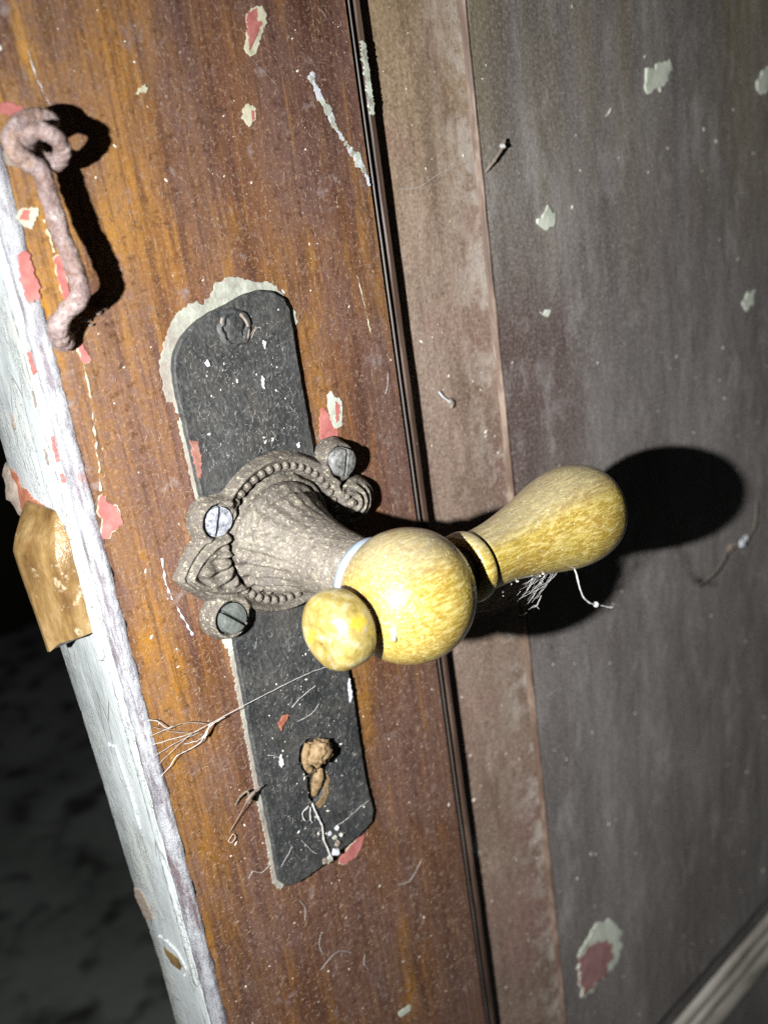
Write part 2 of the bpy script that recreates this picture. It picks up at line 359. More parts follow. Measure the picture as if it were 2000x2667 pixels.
def thing(name, label, cat, loc=(0, 0, 0)):
    o = bpy.data.objects.new(name, None); COL.objects.link(o); o.location = loc
    o.empty_display_size = .01
    o['label'] = label; o['category'] = cat
    return o

def nz(x, y=0.0, z=0.0): return mnoise.noise(Vector((x, y, z)))

def rough_outline(pts, step=1.0, amp=.25, seed=0.0, fq=1.0):
    out = []; n = len(pts)
    for i in range(n):
        a = Vector(pts[i][:2]); b = Vector(pts[(i + 1) % n][:2]); d = b - a; k = max(1, int(d.length / step))
        for j in range(k):
            p = a + d * (j / k); nr = Vector((d.y, -d.x)).normalized() if d.length else Vector((0, 0))
            p += nr * amp * (nz(p.x * .9 * fq + seed, p.y * .9 * fq) + .7 * nz(p.x * 2.3 * fq, p.y * 2.3 * fq + seed)) * 1.8
            out.append((p.x, p.y))
    return out

def area(pts): return .5 * sum(pts[i][0] * pts[(i + 1) % len(pts)][1] - pts[(i + 1) % len(pts)][0] * pts[i][1] for i in range(len(pts)))

def slab(pts, n0, n1, bev=0.0, wave=0.0, plane='front'):
    """outline extruded from n0 to n1 with a small bevelled arris; plane 'edge' lays it on the door's left edge"""
    if area(pts) < 0: pts = pts[::-1]
    k = len(pts); rings = []
    def shrink(d):
        r = []
        for i in range(k):
            a = Vector(pts[i - 1]); b = Vector(pts[i]); c = Vector(pts[(i + 1) % k])
            t = (c - a); nr = Vector((-t.y, t.x)); nr = nr.normalized() if nr.length > 1e-9 else nr
            r.append((b.x + nr.x * d, b.y + nr.y * d))
        return r
    rings.append((pts, n0)); rings.append((pts, n1 - bev))
    if bev > 0: rings.append((shrink(bev), n1))
    vs = []
    for r, n in rings:
        for (x, z) in r:
            q = n + (wave * nz(x * .35, z * .35, n) if n > n0 else 0)
            vs.append(P(x, q, z) if plane == 'front' else P(plane - q, x, z))
    fs = []
    for j in range(len(rings) - 1):
        for i in range(k): fs.append((j * k + i, j * k + (i + 1) % k, (j + 1) * k + (i + 1) % k, (j + 1) * k + i))
    fs.append(tuple((len(rings) - 1) * k + i for i in range(k)))
    fs.append(tuple(range(k))[::-1])
    return mesh(vs, fs)

def sweep_z(section, zs, jit=0.0, freq=.15, per=True, seed=0.0, caps=True):
    """closed section [(x,n)] swept along z through zs, each section point wandering a little"""
    k = len(section); vs = []; fs = []
    for z in zs:
        for i, s in enumerate(section):
            x, n = (s(z) if callable(s) else s)
            a = jit
            vs.append(P(x + a * nz(z * freq, i * .7 + seed) + .5 * a * nz(z * freq * 3.7, i + seed), n + a * nz(z * freq, i * .7 + 9.1 + seed), z))
    for j in range(len(zs) - 1):
        for i in range(k): fs.append((j * k + i, j * k + (i + 1) % k, (j + 1) * k + (i + 1) % k, (j + 1) * k + i))
    if caps: fs += [tuple(range(k)), tuple((len(zs) - 1) * k + i for i in range(k))]
    return mesh(vs, fs)

def tube(pts, rad, seg=8, close=True, lump=0.0, seed=0.0, squash=None, mm=True):
    """tube along points given as (x, n, z) in mm"""
    q = [Vector(P(*p)) for p in pts]; m = len(q); vs = []; fs = []
    rr = rad if isinstance(rad, (list, tuple)) else [rad] * m
    t0 = (q[1] - q[0]).normalized(); up = Vector((0, -1, 0)) if abs(t0.y) < .9 else Vector((1, 0, 0))
    u = t0.cross(up).normalized()
    for i in range(m):
        t = (q[min(i + 1, m - 1)] - q[max(i - 1, 0)]).normalized()
        u = (u - t * u.dot(t)).normalized(); v = t.cross(u)
        for j in range(seg):
            a = 2 * math.pi * j / seg
            d = u * math.cos(a) + v * math.sin(a); r = rr[i]
            if lump: p = q[i] + d * r * MM; r *= 1 + lump * nz(p.x * 600 + seed, p.y * 600, p.z * 600) + .7 * lump * nz(p.x * 1700, p.y * 1700 + seed, p.z * 1700)
            vs.append(tuple(q[i] + d * r * MM))
    for i in range(m - 1):
        for j in range(seg): fs.append((i * seg + j, i * seg + (j + 1) % seg, (i + 1) * seg + (j + 1) % seg, (i + 1) * seg + j))
    if close: fs += [tuple(range(seg)), tuple((m - 1) * seg + j for j in range(seg))]
    return mesh(vs, fs)

def smooth_path(pts, sub=6):
    out = []; n = len(pts)
    for i in range(n - 1):
        p0, p1, p2, p3 = (Vector(pts[max(0, i - 1)]), Vector(pts[i]), Vector(pts[i + 1]), Vector(pts[min(n - 1, i + 2)]))
        for k in range(sub):
            t = k / sub
            out.append(.5 * ((2 * p1) + (p2 - p0) * t + (2 * p0 - 5 * p1 + 4 * p2 - p3) * t * t + (3 * p1 - p0 - 3 * p2 + p3) * t ** 3))
    out.append(Vector(pts[-1])); return [tuple(v) for v in out]

def lathe(profile, seg=64, fn=None):
    """profile [(t, r)] in mm about local X; returns mesh in metres"""
    vs = []; fs = []; m = len(profile)
    for i, (t, r) in enumerate(profile):
        for j in range(seg):
            a = 2 * math.pi * j / seg; rr = r + (fn(t, a, r) if fn else 0)
            vs.append((t * MM, rr * math.cos(a) * MM, rr * math.sin(a) * MM))
    for i in range(m - 1):
        for j in range(seg): fs.append((i * seg + j, i * seg + (j + 1) % seg, (i + 1) * seg + (j + 1) % seg, (i + 1) * seg + j))
    fs += [tuple(range(seg)), tuple((m - 1) * seg + j for j in range(seg))]
    return mesh(vs, fs)

def dense(profile, step=.8):
    out = []
    sp = smooth_path([(a, b, 0) for a, b in profile], 8)
    for p in sp: out.append((p[0], max(.02, p[1])))
    return out

def blob(c, r, sub=2, amp=.25, freq=1.0, seed=0.0, sc=(1, 1, 1)):
    bm = bmesh.new(); bmesh.ops.create_icosphere(bm, subdivisions=sub, radius=1.0)
    for v in bm.verts:
        d = v.co.normalized(); k = 1 + amp * nz(d.x * 1.6 * freq + seed, d.y * 1.6 * freq, d.z * 1.6 * freq) + .5 * amp * nz(d.x * 4 * freq, d.y * 4 * freq + seed, d.z * 4 * freq)
        q = d * k * r; v.co = Vector(P(c[0] + q.x * sc[0], c[1] + q.y * sc[1], c[2] + q.z * sc[2]))
    me = bpy.data.meshes.new('mesh'); bm.to_mesh(me); bm.free(); return me

def frange(a, b, s):
    n = max(1, int(round((b - a) / s))); return [a + (b - a) * i / n for i in range(n + 1)]

# ------------------------------------------------------------------ setting: floor and dark far wall
fl = link('floor', mesh([(-3, -2, -0.92), (3, -2, -0.92), (3, 2.2, -0.92), (-3, 2.2, -0.92)], [(0, 1, 2, 3)]), 'floor'); fl['kind'] = 'structure'
wl = link('far_wall', mesh([(-3, 2.2, -0.92), (3, 2.2, -0.92), (3, 2.2, 1.6), (-3, 2.2, 1.6), (-3, 2.3, -0.92), (3, 2.3, -0.92), (3, 2.3, 1.6), (-3, 2.3, 1.6)],
     [(0, 1, 2, 3), (4, 7, 6, 5), (0, 3, 7, 4), (1, 5, 6, 2), (3, 2, 6, 7), (0, 4, 5, 1)]), 'wall'); wl['kind'] = 'structure'

# ------------------------------------------------------------------ the door
door = thing('door', 'old brown varnished panel door with chipped paint and white painted edge', 'door', (0, 0, -1.0))
DP = Matrix.Translation((0, 0, 1.0))
def dpart(name, me, mat, smooth=False, parent=None, kind=None):
    if parent is None:
        me.transform(Matrix.Identity(4)); o = link(name, me, mat, door, smooth); o.matrix_parent_inverse = DP
    else:
        o = link(name, me, mat, parent, smooth)
    if kind: o['kind'] = kind
    return o

ZS = frange(-460, 300, 4)
ZFULL = [-1000] + ZS + [1000]
def back_n(z):
    tab = [(-1000, -38), (-180, -38), (-152, -36.8), (-133, -38), (-116, -40.5), (-89, -42), (-60, -42.8), (-40, -44.3), (-26, -45.6), (44, -45.4), (100, -46), (1000, -46)]
    for (a, b), (c, d) in zip(tab, tab[1:]):
        if a <= z <= c: return b + (d - b) * (z - a) / (c - a)
    return -45
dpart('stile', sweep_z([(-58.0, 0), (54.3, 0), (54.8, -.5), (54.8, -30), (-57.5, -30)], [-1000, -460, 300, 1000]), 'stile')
# reeds and fillet run along the stile
dpart('reed', sweep_z([(56.3, -3), (56.4, -1.8), (56.65, -1.15), (56.95, -1.0), (57.2, -1.25), (57.35, -1.9), (57.45, -3), (57.45, -9), (56.3, -9)], ZFULL, .14, .06), 'reed', True)
dpart('fillet', sweep_z([(59.7, -4.2), (59.8, -2.6), (60.1, -2.1), (61.7, -2.0), (62.2, -2.4), (62.4, -3.8), (62.4, -14), (59.7, -14)], ZFULL, .16, .05, seed=3), 'fillet')
dpart('groove_bed', sweep_z([(54.85, -8), (59.8, -8), (59.8, -12), (54.85, -12)], [-1000, 1000]), 'slot')
# raised panel: sloping margin, worn arris, flat field
NB0, NB1, NF = -7.6, -3.4, -1.2
XB0, XR = 62.7, 106.0
def margin_sheet():
    xs = frange(XB0, XR, 1.5); zs = frange(-372, 300, 3.0); vs = []; fs = []
    for z in zs:
        for x in xs:
            u = (x - XB0) / (XR - XB0); vs.append(P(x, NB0 + (NB1 - NB0) * u + .35 * nz(x * .06, z * .03) + .12 * nz(x * .4, z * .12, 4), z))
    k = len(xs)
    for j in range(len(zs) - 1):
        for i in range(k - 1): fs.append((j * k + i, j * k + i + 1, (j + 1) * k + i + 1, (j + 1) * k + i))
    return mesh(vs, fs)
dpart('panel_margin', margin_sheet(), 'bevel', True)
dpart('panel_core', sweep_z([(XB0, -10), (430, -10), (430, -26), (XB0, -26)], [-700, 700]), 'core')
dpart('panel_arris', sweep_z([(XR - .3, NB1 - .5), (XR + .2, NB1 + .2), (XR + .5, NF - .7), (XR + .8, NF - .05), (XR + 1.2, NF + .08), (XR + 1.6, NF - .3), (XR + 1.6, NF - 4), (XR - .3, NF - 6)], frange(-362, 300, 2.5), .32, .09, seed=5), 'rim', True)
def field_sheet():
    xs = frange(XR + 1.6, 420, 4.0); zs = frange(-360, 300, 4.0); vs = []; fs = []
    for z in zs:
        for x in xs: vs.append(P(x, NF + .45 * nz(x * .035, z * .012) + .16 * nz(x * .17, z * .05, 7), z))
    k = len(xs)
    for j in range(len(zs) - 1):
        for i in range(k - 1): fs.append((j * k + i, j * k + i + 1, (j + 1) * k + i + 1, (j + 1) * k + i))
    return mesh(vs, fs)
dpart('panel_field', field_sheet(), 'field', True)
def sweep_x(section, x0, x1, jit=0.0, seed=0.0):
    xs = frange(x0, x1, 4); k = len(section); vs = []; fs = []
    for x in xs:
        for i, (z, n) in enumerate(section):
            vs.append(P(x, n + jit * nz(x * .08, i + seed), z + jit * nz(x * .08, i + seed + 7)))
    for j in range(len(xs) - 1):
        for i in range(k): fs.append((j * k + i, j * k + (i + 1) % k, (j + 1) * k + (i + 1) % k, (j + 1) * k + i))
    fs += [tuple(range(k)), tuple((len(xs) - 1) * k + i for i in range(k))]
    return mesh(vs, fs)
dpart('panel_margin', sweep_x([(-360, NB1 - .3), (-386, NB0), (-386, NB0 - 4), (-360, NB0 - 4)], XB0, 420, .1), 'field')
dpart('panel_arris', sweep_x([(-358.6, NF - .3), (-360.6, NF - .2), (-361.2, NF - 1.0), (-361.4, NB1 - 3), (-358.6, NB1 - 3)], XR, 420, .15), 'field')
for q, (z0, z1, n0, n1) in enumerate([(-386.4, -394, -9, -4.2), (-394.3, -402, -6.5, -2.0), (-402.3, -416, -3.5, .6)]):
    dpart('rail_moulding', sweep_x([(z0, n0), ((z0 * .65 + z1 * .35), n0 * .4 + n1 * .6 + .6), (z1 + .8, n1), (z1, n1 - .8), (z1, -16), (z0, -16)], XB0, 420, .2, q * 3.1), 'mould', True)
dpart('lower_rail', sweep_x([(-416.5, 0), (-560, 0), (-560, -30), (-416.5, -30)], 54.9, 430), 'field')

# ---- white painted edge of the door
dpart('painted_edge', sweep_z([(-61.6, -4.6), (-62.0, -5.4), lambda z: (-62.0 + .25 * nz(z * .05), -14), lambda z: (-61.8, -28), lambda z: (-62.0, back_n(z) + 1.2 + .3 * nz(z * .4)), lambda z: (-61.2, back_n(z) + .5 * nz(z * .21) + .35 * nz(z * .9)), lambda z: (-57.0, back_n(z)), (-56.5, -4.6)],
      [-1000] + frange(-300, 300, 1.5) + [1000], .18, .2), 'white', True)
dpart('paint_lip', sweep_z([(-57.6, -.3), lambda z: (-57.9 - .8 * nz(z * .13) - .5 * nz(z * .6), .28), lambda z: (-59.4, .22 + .25 * nz(z * .1, 3)), (-60.8, -.9), (-61.7, -2.6), (-61.9, -3.9), (-61.3, -4.5), (-57.0, -4.5)],
      [-1000] + frange(-300, 300, 1.2) + [1000], .28, .3, seed=2), 'lip', True)
# groove beside the face plate, crusted with old paint
dpart('paint_ridge', sweep_z([(-61.4, -6.0), (-62.3, -6.3), (-62.55, -7.4), (-62.3, -8.6), (-61.4, -9.0)], frange(-138, 92, 1.0), .3, .45, seed=8), 'white', True)

# ---- chips and flakes in the paint
def chip(pts, mat, n=.10, h=.16, name='paint_chip', parent=None, amp=.32, step=.4, seed=0.0, plane='front', bev=.06, fq=1.0):
    return dpart(name, slab(rough_outline(pts, step, amp, seed, fq), n - .6, n + h, bev, .05, plane), mat, parent=parent)
def rimmed(pts, inner='pink', outer='cream', n=.1, amp=.25, step=.5, w=.10, var=.6, h=.14, plane='front', seed=0.0):
    ip = rough_outline(pts, step, amp, seed)
    if area(ip) < 0: ip = ip[::-1]
    op = []; k = len(ip)
    for i in range(k):
        a_, b_, c_ = Vector(ip[i - 1]), Vector(ip[i]), Vector(ip[(i + 1) % k]); t_ = c_ - a_
        nr = Vector((t_.y, -t_.x)).normalized() if t_.length > 1e-9 else Vector((0, 0))
        q = b_ + nr * (w + var * nz(b_.x * .45 + seed, b_.y * .45, 3.3)); op.append((q.x, q.y))
    o_ = dpart('paint_chip', slab(op, n - .6, n + h, .06, .05, plane), outer)
    dpart('primer_patch', slab(ip, n - .5, n + h + .08, .04, .03, plane), inner, parent=o_)
    return o_
chip_top = [(18.0, 147.6), (20.3, 148.9), (23.9, 149.5), (25.0, 147.4), (24.4, 144.8), (21.8, 141.7), (19.3, 137.7), (17.1, 136.8), (15.9, 138.2), (16.2, 140.2), (17.9, 143.6)]
chip_top_in = [(18.1, 147.0), (20.1, 148.4), (22.2, 148.9), (21.7, 145.8), (23.0, 145.5), (21.6, 142.9), (19.2, 140.6), (17.1, 138.4), (17.5, 142.4)]
a = chip(chip_top, 'cream'); chip(chip_top_in, 'pink', .2, .1, 'primer_patch', a)
chip([(-19.2, 130.9), (-16.9, 131.9), (-16.1, 131.0), (-17.7, 130.0), (-20.1, 129.9)], 'cream', .15, .35)
a = chip([(11.9, 124.0), (14.1, 125.3), (15.8, 124.0), (15.6, 121.3), (12.7, 119.2), (10.9, 121.7)], 'cream', .1, .25)
chip([(14.4, 123.6), (15.4, 123.2), (15.0, 121.3), (13.6, 120.4), (14.0, 122.2)], 'pink', .34, .1, 'primer_patch', a)
scrape = smooth_path([(37.6, 130.6, 0), (39.2, 126.0, 0), (42.0, 120.6, 0), (44.4, 115.2, 0), (48.3, 109.6, 0), (52.0, 104.5, 0), (54.0, 99.8, 0)], 5)
rs = random.Random(5)
for q in range(0, len(scrape)):
    c_ = scrape[q]; wq = (1.5 if q < 13 else 1.1 if q < 20 else 1.7) * rs.uniform(.5, 1.1) * (1 if q < 27 else .55)
    mt = rs.choice(('chalk', 'chalk', 'chalk', 'mint', 'halo'))
    dpart('paint_scrape', slab(rough_outline([(min(54.2, c_[0] + wq * rs.uniform(.6, 1.2) * math.cos(k_ * 1.047)), c_[1] + 1.25 * wq * rs.uniform(.6, 1.2) * math.sin(k_ * 1.047)) for k_ in range(6)], .35, .35, q), -.3, .12 + .02 * (q % 5), .05), mt)
a = chip([(21.1, 35.7), (22.4, 36.1), (23.8, 33.8), (25.3, 28.9), (26.5, 27.0), (25.8, 25.5), (21.4, 25.3), (19.1, 26.2), (19.1, 29.2)], 'pink')
a = chip([(24.7, 39.9), (26.6, 39.9), (27.2, 38.2), (29.2, 37.2), (29.5, 34.2), (28.3, 28.5), (27.0, 28.4), (25.2, 28.4), (24.4, 30.6), (24.1, 35.2)], 'mint', .18)
chip([(27.2, 36.8), (28.7, 34.9), (27.4, 30.3), (26.0, 29.7), (26.2, 33.6)], 'pink', .3, .1, 'primer_patch', a)
rimmed([(-55.6, 32.6), (-54.6, 33.0), (-53.7, 29.9), (-51.6, 28.5), (-51.4, 26.2), (-51.2, 23.3), (-54.9, 22.1), (-55.8, 20.9), (-58.4, 21.3), (-57.5, 23.8), (-56.6, 26.8), (-57.3, 29.1)])
rimmed([(-51.3, 73.8), (-49.9, 72.3), (-49.5, 70.3), (-48.6, 68.2), (-49.3, 67.3), (-51.0, 67.6), (-51.4, 69.9)])
rimmed([(-51.8, 94.1), (-50.6, 94.9), (-49.9, 94.0), (-49.9, 90.3), (-50.0, 85.7), (-50.2, 84.6), (-51.6, 83.8), (-52.0, 86.2), (-52.2, 90.3)])
chip([(-58.2, 97.3), (-57.6, 95.0), (-57.9, 91.8), (-57.3, 88.8), (-57.9, 85.8), (-59.9, 84.8), (-61.2, 86.0), (-61.4, 90), (-60.6, 94.0), (-60.4, 96.3)], 'pink', .35, .3, step=.6, amp=.4)
a = chip([(-57.2, 106.8), (-53.0, 106.5), (-52.7, 105.6), (-55.6, 101.7), (-58.4, 103.6), (-58.5, 105.0)], 'cream', .1, .3)
chip([(-56.8, 106.1), (-55.2, 106.0), (-55.6, 103.6), (-57.6, 104.2)], 'pink', .44, .1, 'primer_patch', a)
chip([(-53.0, 127.5), (-56.5, 127.5), (-59.0, 125.5), (-58.6, 128.6), (-55.5, 130.4), (-52.6, 130.3), (-49.8, 128.5)], 'pink', .1, .2)
rimmed([(-3.6, -122.5), (-0.6, -121.0), (5.9, -119.0), (9.2, -118.6), (7.2, -123.6), (3.0, -126.0), (-1.8, -125.7), (-4.0, -123.9)])
fo = NF - .05
pA = [(207.9, 124.3), (211.1, 123.3), (217.9, 126.8), (221.4, 128.0), (224.7, 127.4), (225.3, 124.3), (221.5, 118.5), (217.1, 115.2), (213.9, 116.7), (208.9, 115.8), (206.6, 118.5)]
for pts in (pA, [(296.0, 115.1), (300.3, 118.8), (304.3, 120.6), (313.2, 119.1), (313.3, 111.2), (298.1, 110.1)],
            [(136.8, 79.1), (140.0, 80.9), (144.2, 78.1), (144.2, 74.7), (142.1, 72.1), (137.3, 72.5), (134.3, 75.3)],
            [(281.7, 19.4), (290.5, 21.6), (290.5, 15.5), (284.9, 13.2), (280.5, 16.3)],
            [(178.7, 110.2), (182.6, 112.0), (182.4, 110.0), (180.1, 108.9)],
            [(130.8, 43.2), (136.4, 43.3), (136.9, 41.9), (132.0, 41.6)]):
    chip(pts, 'mint_lifted', fo + .3, .35, amp=1.3, step=1.5, fq=.30)
a = chip([(136.3, -256.5), (144.5, -259.7), (153.2, -272.1), (153.3, -281.9), (148.5, -290.3), (138.5, -291.5), (128.7, -292.7), (120.4, -291.0), (119.0, -278.7), (119.6, -264.7), (126.6, -260.0), (132.7, -255.2)], 'mint_lifted', fo + .3, .3, amp=2.0, step=1.8, fq=.26)
chip([(129.4, -264.3), (137.9, -267.3), (145.0, -275.5), (146.8, -282.1), (140.8, -290.0), (130.2, -290.6), (120.6, -288.6), (118.9, -276.0), (119.6, -265.4)], 'pinkp', fo + .55, .2, 'primer_patch', a, amp=1.8, step=1.8, fq=.26)
chip([(9.9, -205.6), (16.0, -207.1), (16.2, -209.6), (10.6, -209.1)], 'mint', .05, .3)
for cpts in ([(68.9, -147.1), (71.7, -147.7), (74.2, -154.5), (69.5, -152.6)], [(67.5, -160.7), (69.8, -164.6), (72.4, -171.6), (68.2, -175.4), (66.4, -168.2)]):
    chip(cpts, 'chalk', -7.4, .5, amp=.5)
for q in range(9):
    z_ = 120.6 + q * 2.2
    chip([(60.0, z_ - 1.5), (61.9, z_ - 1.3), (61.9, z_ + 1.3), (60.0, z_ + 1.5)], ('mint', 'halo', 'mint')[q % 3], -1.97, .10 + .02 * (q % 4), amp=.4, seed=q * 1.9)
# bare spots on the white edge (coordinates: depth, height)
chip([(-39.6, -116.3), (-34.0, -114.5), (-31.2, -118.7), (-29.4, -123.8), (-37.0, -128.8), (-39.5, -123.5), (-40.8, -120.4)], 'grime', .15, .1, 'bare_wood', plane=-62, amp=.5)
a = chip([(-28.5, -130.5), (-22.9, -129.0), (-15.2, -129.6), (-11.6, -134.1), (-16.3, -140.4), (-23.4, -142.0), (-29.2, -138.2)], 'white', .1, .35, 'filler_blister', plane=-62)
chip([(-26.5, -133.5), (-22.0, -133), (-15.6, -132.1), (-14.0, -134.5), (-17.8, -138.4), (-23.4, -139.2), (-26.8, -137)], 'brass', .38, .12, 'bare_wood', a, plane=-62)
chip([(-25.3, -51.6), (-20.0, -50.1), (-18.8, -58.8), (-17.5, -67.6), (-18.2, -80.8), (-24.2, -79.1), (-25.0, -69.1), (-26.6, -60.9)], 'white', .1, .5, 'filler_blister', plane=-62, bev=.4)
chip([(-42.3, 36.5), (-39.2, 34.9), (-38.4, 31.3), (-34.3, 30.9), (-31.1, 28.8), (-15.7, 27.1), (-15.5, 24.5), (-32.0, 24.2), (-43.6, 24.0), (-43.0, 29.9), (-44.2, 31.9)], 'redox', .12, .2, 'rust_stain', plane=-62, amp=.4)
for (nn, zz) in ((-12, 44), (-9.5, 60), (-13, 22.5), (-30, 52), (-40, 62)):
    chip([(nn - .9, zz - 2.2), (nn + .5, zz - 1.6), (nn + .9, zz + 1.5), (nn - .2, zz + 2.4)], 'grime', .2, .12, 'scuff', plane=-62, amp=.5, step=.4)
for (nn, zz, l) in ((-5.0, 47.0, 7), (-5.2, 70.0, 6), (-5.2, 39.0, 3)):
    chip([(nn - .8, zz - l / 2), (nn + .9, zz - l / 3), (nn + .7, zz + l / 2), (nn - .4, zz + l / 2.4)], 'pink', .25, .3, 'paint_chip', plane=-61.9, amp=.4, step=.5)
dpart('plaster_lump', blob((-60.5, -46.5, 29), 5.0, 3, .35, 1.2, 3.0, (.7, 1.25, 1.6)), 'grime', True)
# lifted hairline cracks
def crackline(pts, n=.16, r=.28, mat='cream', sub=8):
    pp = smooth_path([(x, n, z) for x, z in pts], sub)
    pp = [(x + .35 * nz(z * .8, 3), nn, z + .2 * nz(z * 1.7)) for x, nn, z in pp]
    dpart('lifted_crack', tube(pp, [r * max(.03, .45 + 1.6 * nz(p[2] * .55, 8, p[0] * .3)) for p in pp], 5), mat)
crackline([(-50.9, 67.3), (-51.2, 60.6), (-51.4, 57.5), (-52.3, 52.1), (-53.0, 46.6), (-53.5, 43.9), (-53.6, 40.2), (-54.3, 38.3), (-54.9, 34.1)])
crackline([(-51.4, 95.7), (-51.4, 97.7), (-51.7, 101.0), (-51.9, 103.5)], r=.35)
crackline([(-45.5, 141), (-45.0, 135), (-43.0, 127.5)], r=.16, mat='chalk')
crackline([(43.5, 73.2), (44.3, 68.5), (45.2, 60.0), (45.9, 53.0)], r=.16)
crackline([(-42.4, 9.5), (-43.0, 2.5), (-42.0, -4.0), (-40.5, -9.5), (-38.6, -16.5)], r=.42, mat='chalk')
crackline([(17, 137), (22, 132), (26.5, 127.5)], r=.14, mat='grime')

# ------------------------------------------------------------------ iron plate behind the handle
plate = thing('lock_plate', 'long blackened iron lock plate with keyhole on the brown door stile', 'lock plate', (-.007, 0, -.117))
def tpart(th, name, me, mat, smooth=False, parent=None):
    o = link(name, me, mat, parent or th, smooth)
    if parent is None: o.matrix_parent_inverse = Matrix.Translation(th.location).inverted()
    return o
plate_out = [(14.6, 25.9), (14.4, 38.1), (14.4, 52.1), (14.5, 68.3), (13.3, 71.9), (10.0, 74.3), (4.9, 75.7), (-0.4, 75.4), (-5.9, 73.9), (-12.2, 72.9), (-18.1, 70.8), (-22.6, 68.0), (-25.3, 64.9), (-27.2, 60.4), (-27.6, 54.6), (-27.5, 48.5), (-27.3, 36.7),
             (-26.8, -25.3), (-27.4, -44.6), (-28.1, -63.8), (-28.4, -79.9), (-28.6, -96.6), (-29.3, -113.1), (-27.0, -116.7), (-21.9, -118.6), (-11.1, -118.6), (-3.0, -117.5), (5.1, -117.0), (11.9, -115.0), (13.6, -110.8), (12.6, -98.4), (12.8, -84.4), (13.4, -65.3), (13.2, -51.7), (13.6, -20)]
halo = [(-28.5, 51.0), (-30.2, 51.9), (-30.5, 56.4), (-30.1, 62.6), (-27.8, 67.1), (-24.3, 71.7), (-20.7, 75.0), (-16.4, 76.6), (-13.3, 75.2), (-11.1, 76.4), (-7.7, 79.9), (-3.4, 81.2), (0.0, 80.4), (3.8, 78.6), (6.7, 77.3), (8.9, 77.5), (11.8, 75.9), (15.0, 72.6), (16.0, 69.8), (17.7, 66.8), (17.9, 64.0), (16.3, 61.0), (13, 58), (13, 45), (-27, 45)]
chip(halo, 'halo', .08, .2, 'paint_chip', amp=.5, step=.8)
chip([(-25, 46), (-28.4, 46), (-28.2, 30), (-28.0, 20), (-25, 20)], 'halo', .1, .3, 'paint_chip', amp=.25)  # beige strip: paint-coated plate side, its lit tone put into the colour
chip([(-25, -20), (-28.2, -20), (-28.6, -40), (-29.2, -62), (-30.0, -80), (-29.9, -97), (-30.9, -113.6), (-28.6, -118), (-25, -116)], 'halo', .1, .35, 'paint_chip', amp=.35)  # lower run of the plate's left side, lit tone painted in over old paint
chip([(-27, -19.5), (-29.8, -20.5), (-29.5, -23.5), (-28.2, -27.5), (-26, -26)], 'mint', .3, .35)
chip([(12, -46), (15.0, -46.5), (15.6, -50), (14.4, -53), (14.6, -66), (13.8, -75), (14.0, -84), (13.3, -84), (12, -75)], 'mint', .1, .3, amp=.4)
chip([(-27.2, 40), (-24.6, 39), (-24.8, 33), (-26.2, 28.5), (-27.0, 29)], 'umber', 2.25, .25, 'paint_chip', amp=.3)
pl_bm = slab(rough_outline(plate_out, 1.6, .14, 4.0), 0.15, 2.3, .45, .04)
po = tpart(plate, 'plate', pl_bm, 'plate')
hole = [(-7.0, -68.4), (-11.4, -69.8), (-13.4, -75.7), (-11.2, -81.7), (-12.1, -89.4), (-11.0, -93.0), (-7.1, -92.4), (-4.7, -86.9), (-3.4, -83.1), (-1.5, -79.9), (-3.5, -72.6)]
cut = link('cutter', slab(rough_outline(hole, 1.2, .2), .5, 6), None)
md = po.modifiers.new('hole', 'BOOLEAN'); md.operation = 'DIFFERENCE'; md.object = cut; md.solver = 'EXACT'
dg = bpy.context.evaluated_depsgraph_get(); dg.update()
nm = bpy.data.meshes.new_from_object(po.evaluated_get(dg)); po.modifiers.clear(); po.data = nm
if not nm.materials: nm.materials.append(M['plate'])
bpy.data.objects.remove(cut)
tpart(plate, 'keyhole_recess', slab(rough_outline([(x * 1.0, z) for x, z in hole], 1.5, .1), .2, .6), 'slot')
# keyhole cover: lumpy boss, lip, tongue and rust
tpart(plate, 'cover_boss', blob((-5.9, 4.2, -74.4), 4.7, 4, .30, 2.2, 2.0, (1.02, .75, .96)), 'rust', True)
tpart(plate, 'cover_lip', tube(smooth_path([(-8.8, 3.4, -69.8), (-11.0, 3.6, -73.0), (-11.2, 3.6, -76.6), (-10.0, 3.2, -79.4), (-8.6, 2.6, -80.6)], 5), 1.3, 8, lump=.25), 'rust', True)
tpart(plate, 'cover_tongue', tube(smooth_path([(-5.9, 2.6, -80.6), (-6.9, 2.5, -84.4), (-7.9, 1.6, -87.8), (-9.2, 1.0, -91.2)], 5), [1.1, 1.3, 1.5, 1.7, 1.8, 1.9, 1.9, 1.9, 1.9, 1.9, 1.8, 1.7, 1.5, 1.3, 1.1, .8][:16], 10, lump=.12), 'rust', True)
tpart(plate, 'rust_bloom', slab(rough_outline([(-4.3, -83.3), (-2.6, -86.7), (-3.2, -90.4), (-5.5, -95.1), (-8.7, -96.3), (-10.2, -93.5), (-7.0, -92.4), (-4.7, -88.1)], .7, .4), 2.0, 2.5, .12, .15), 'rust')
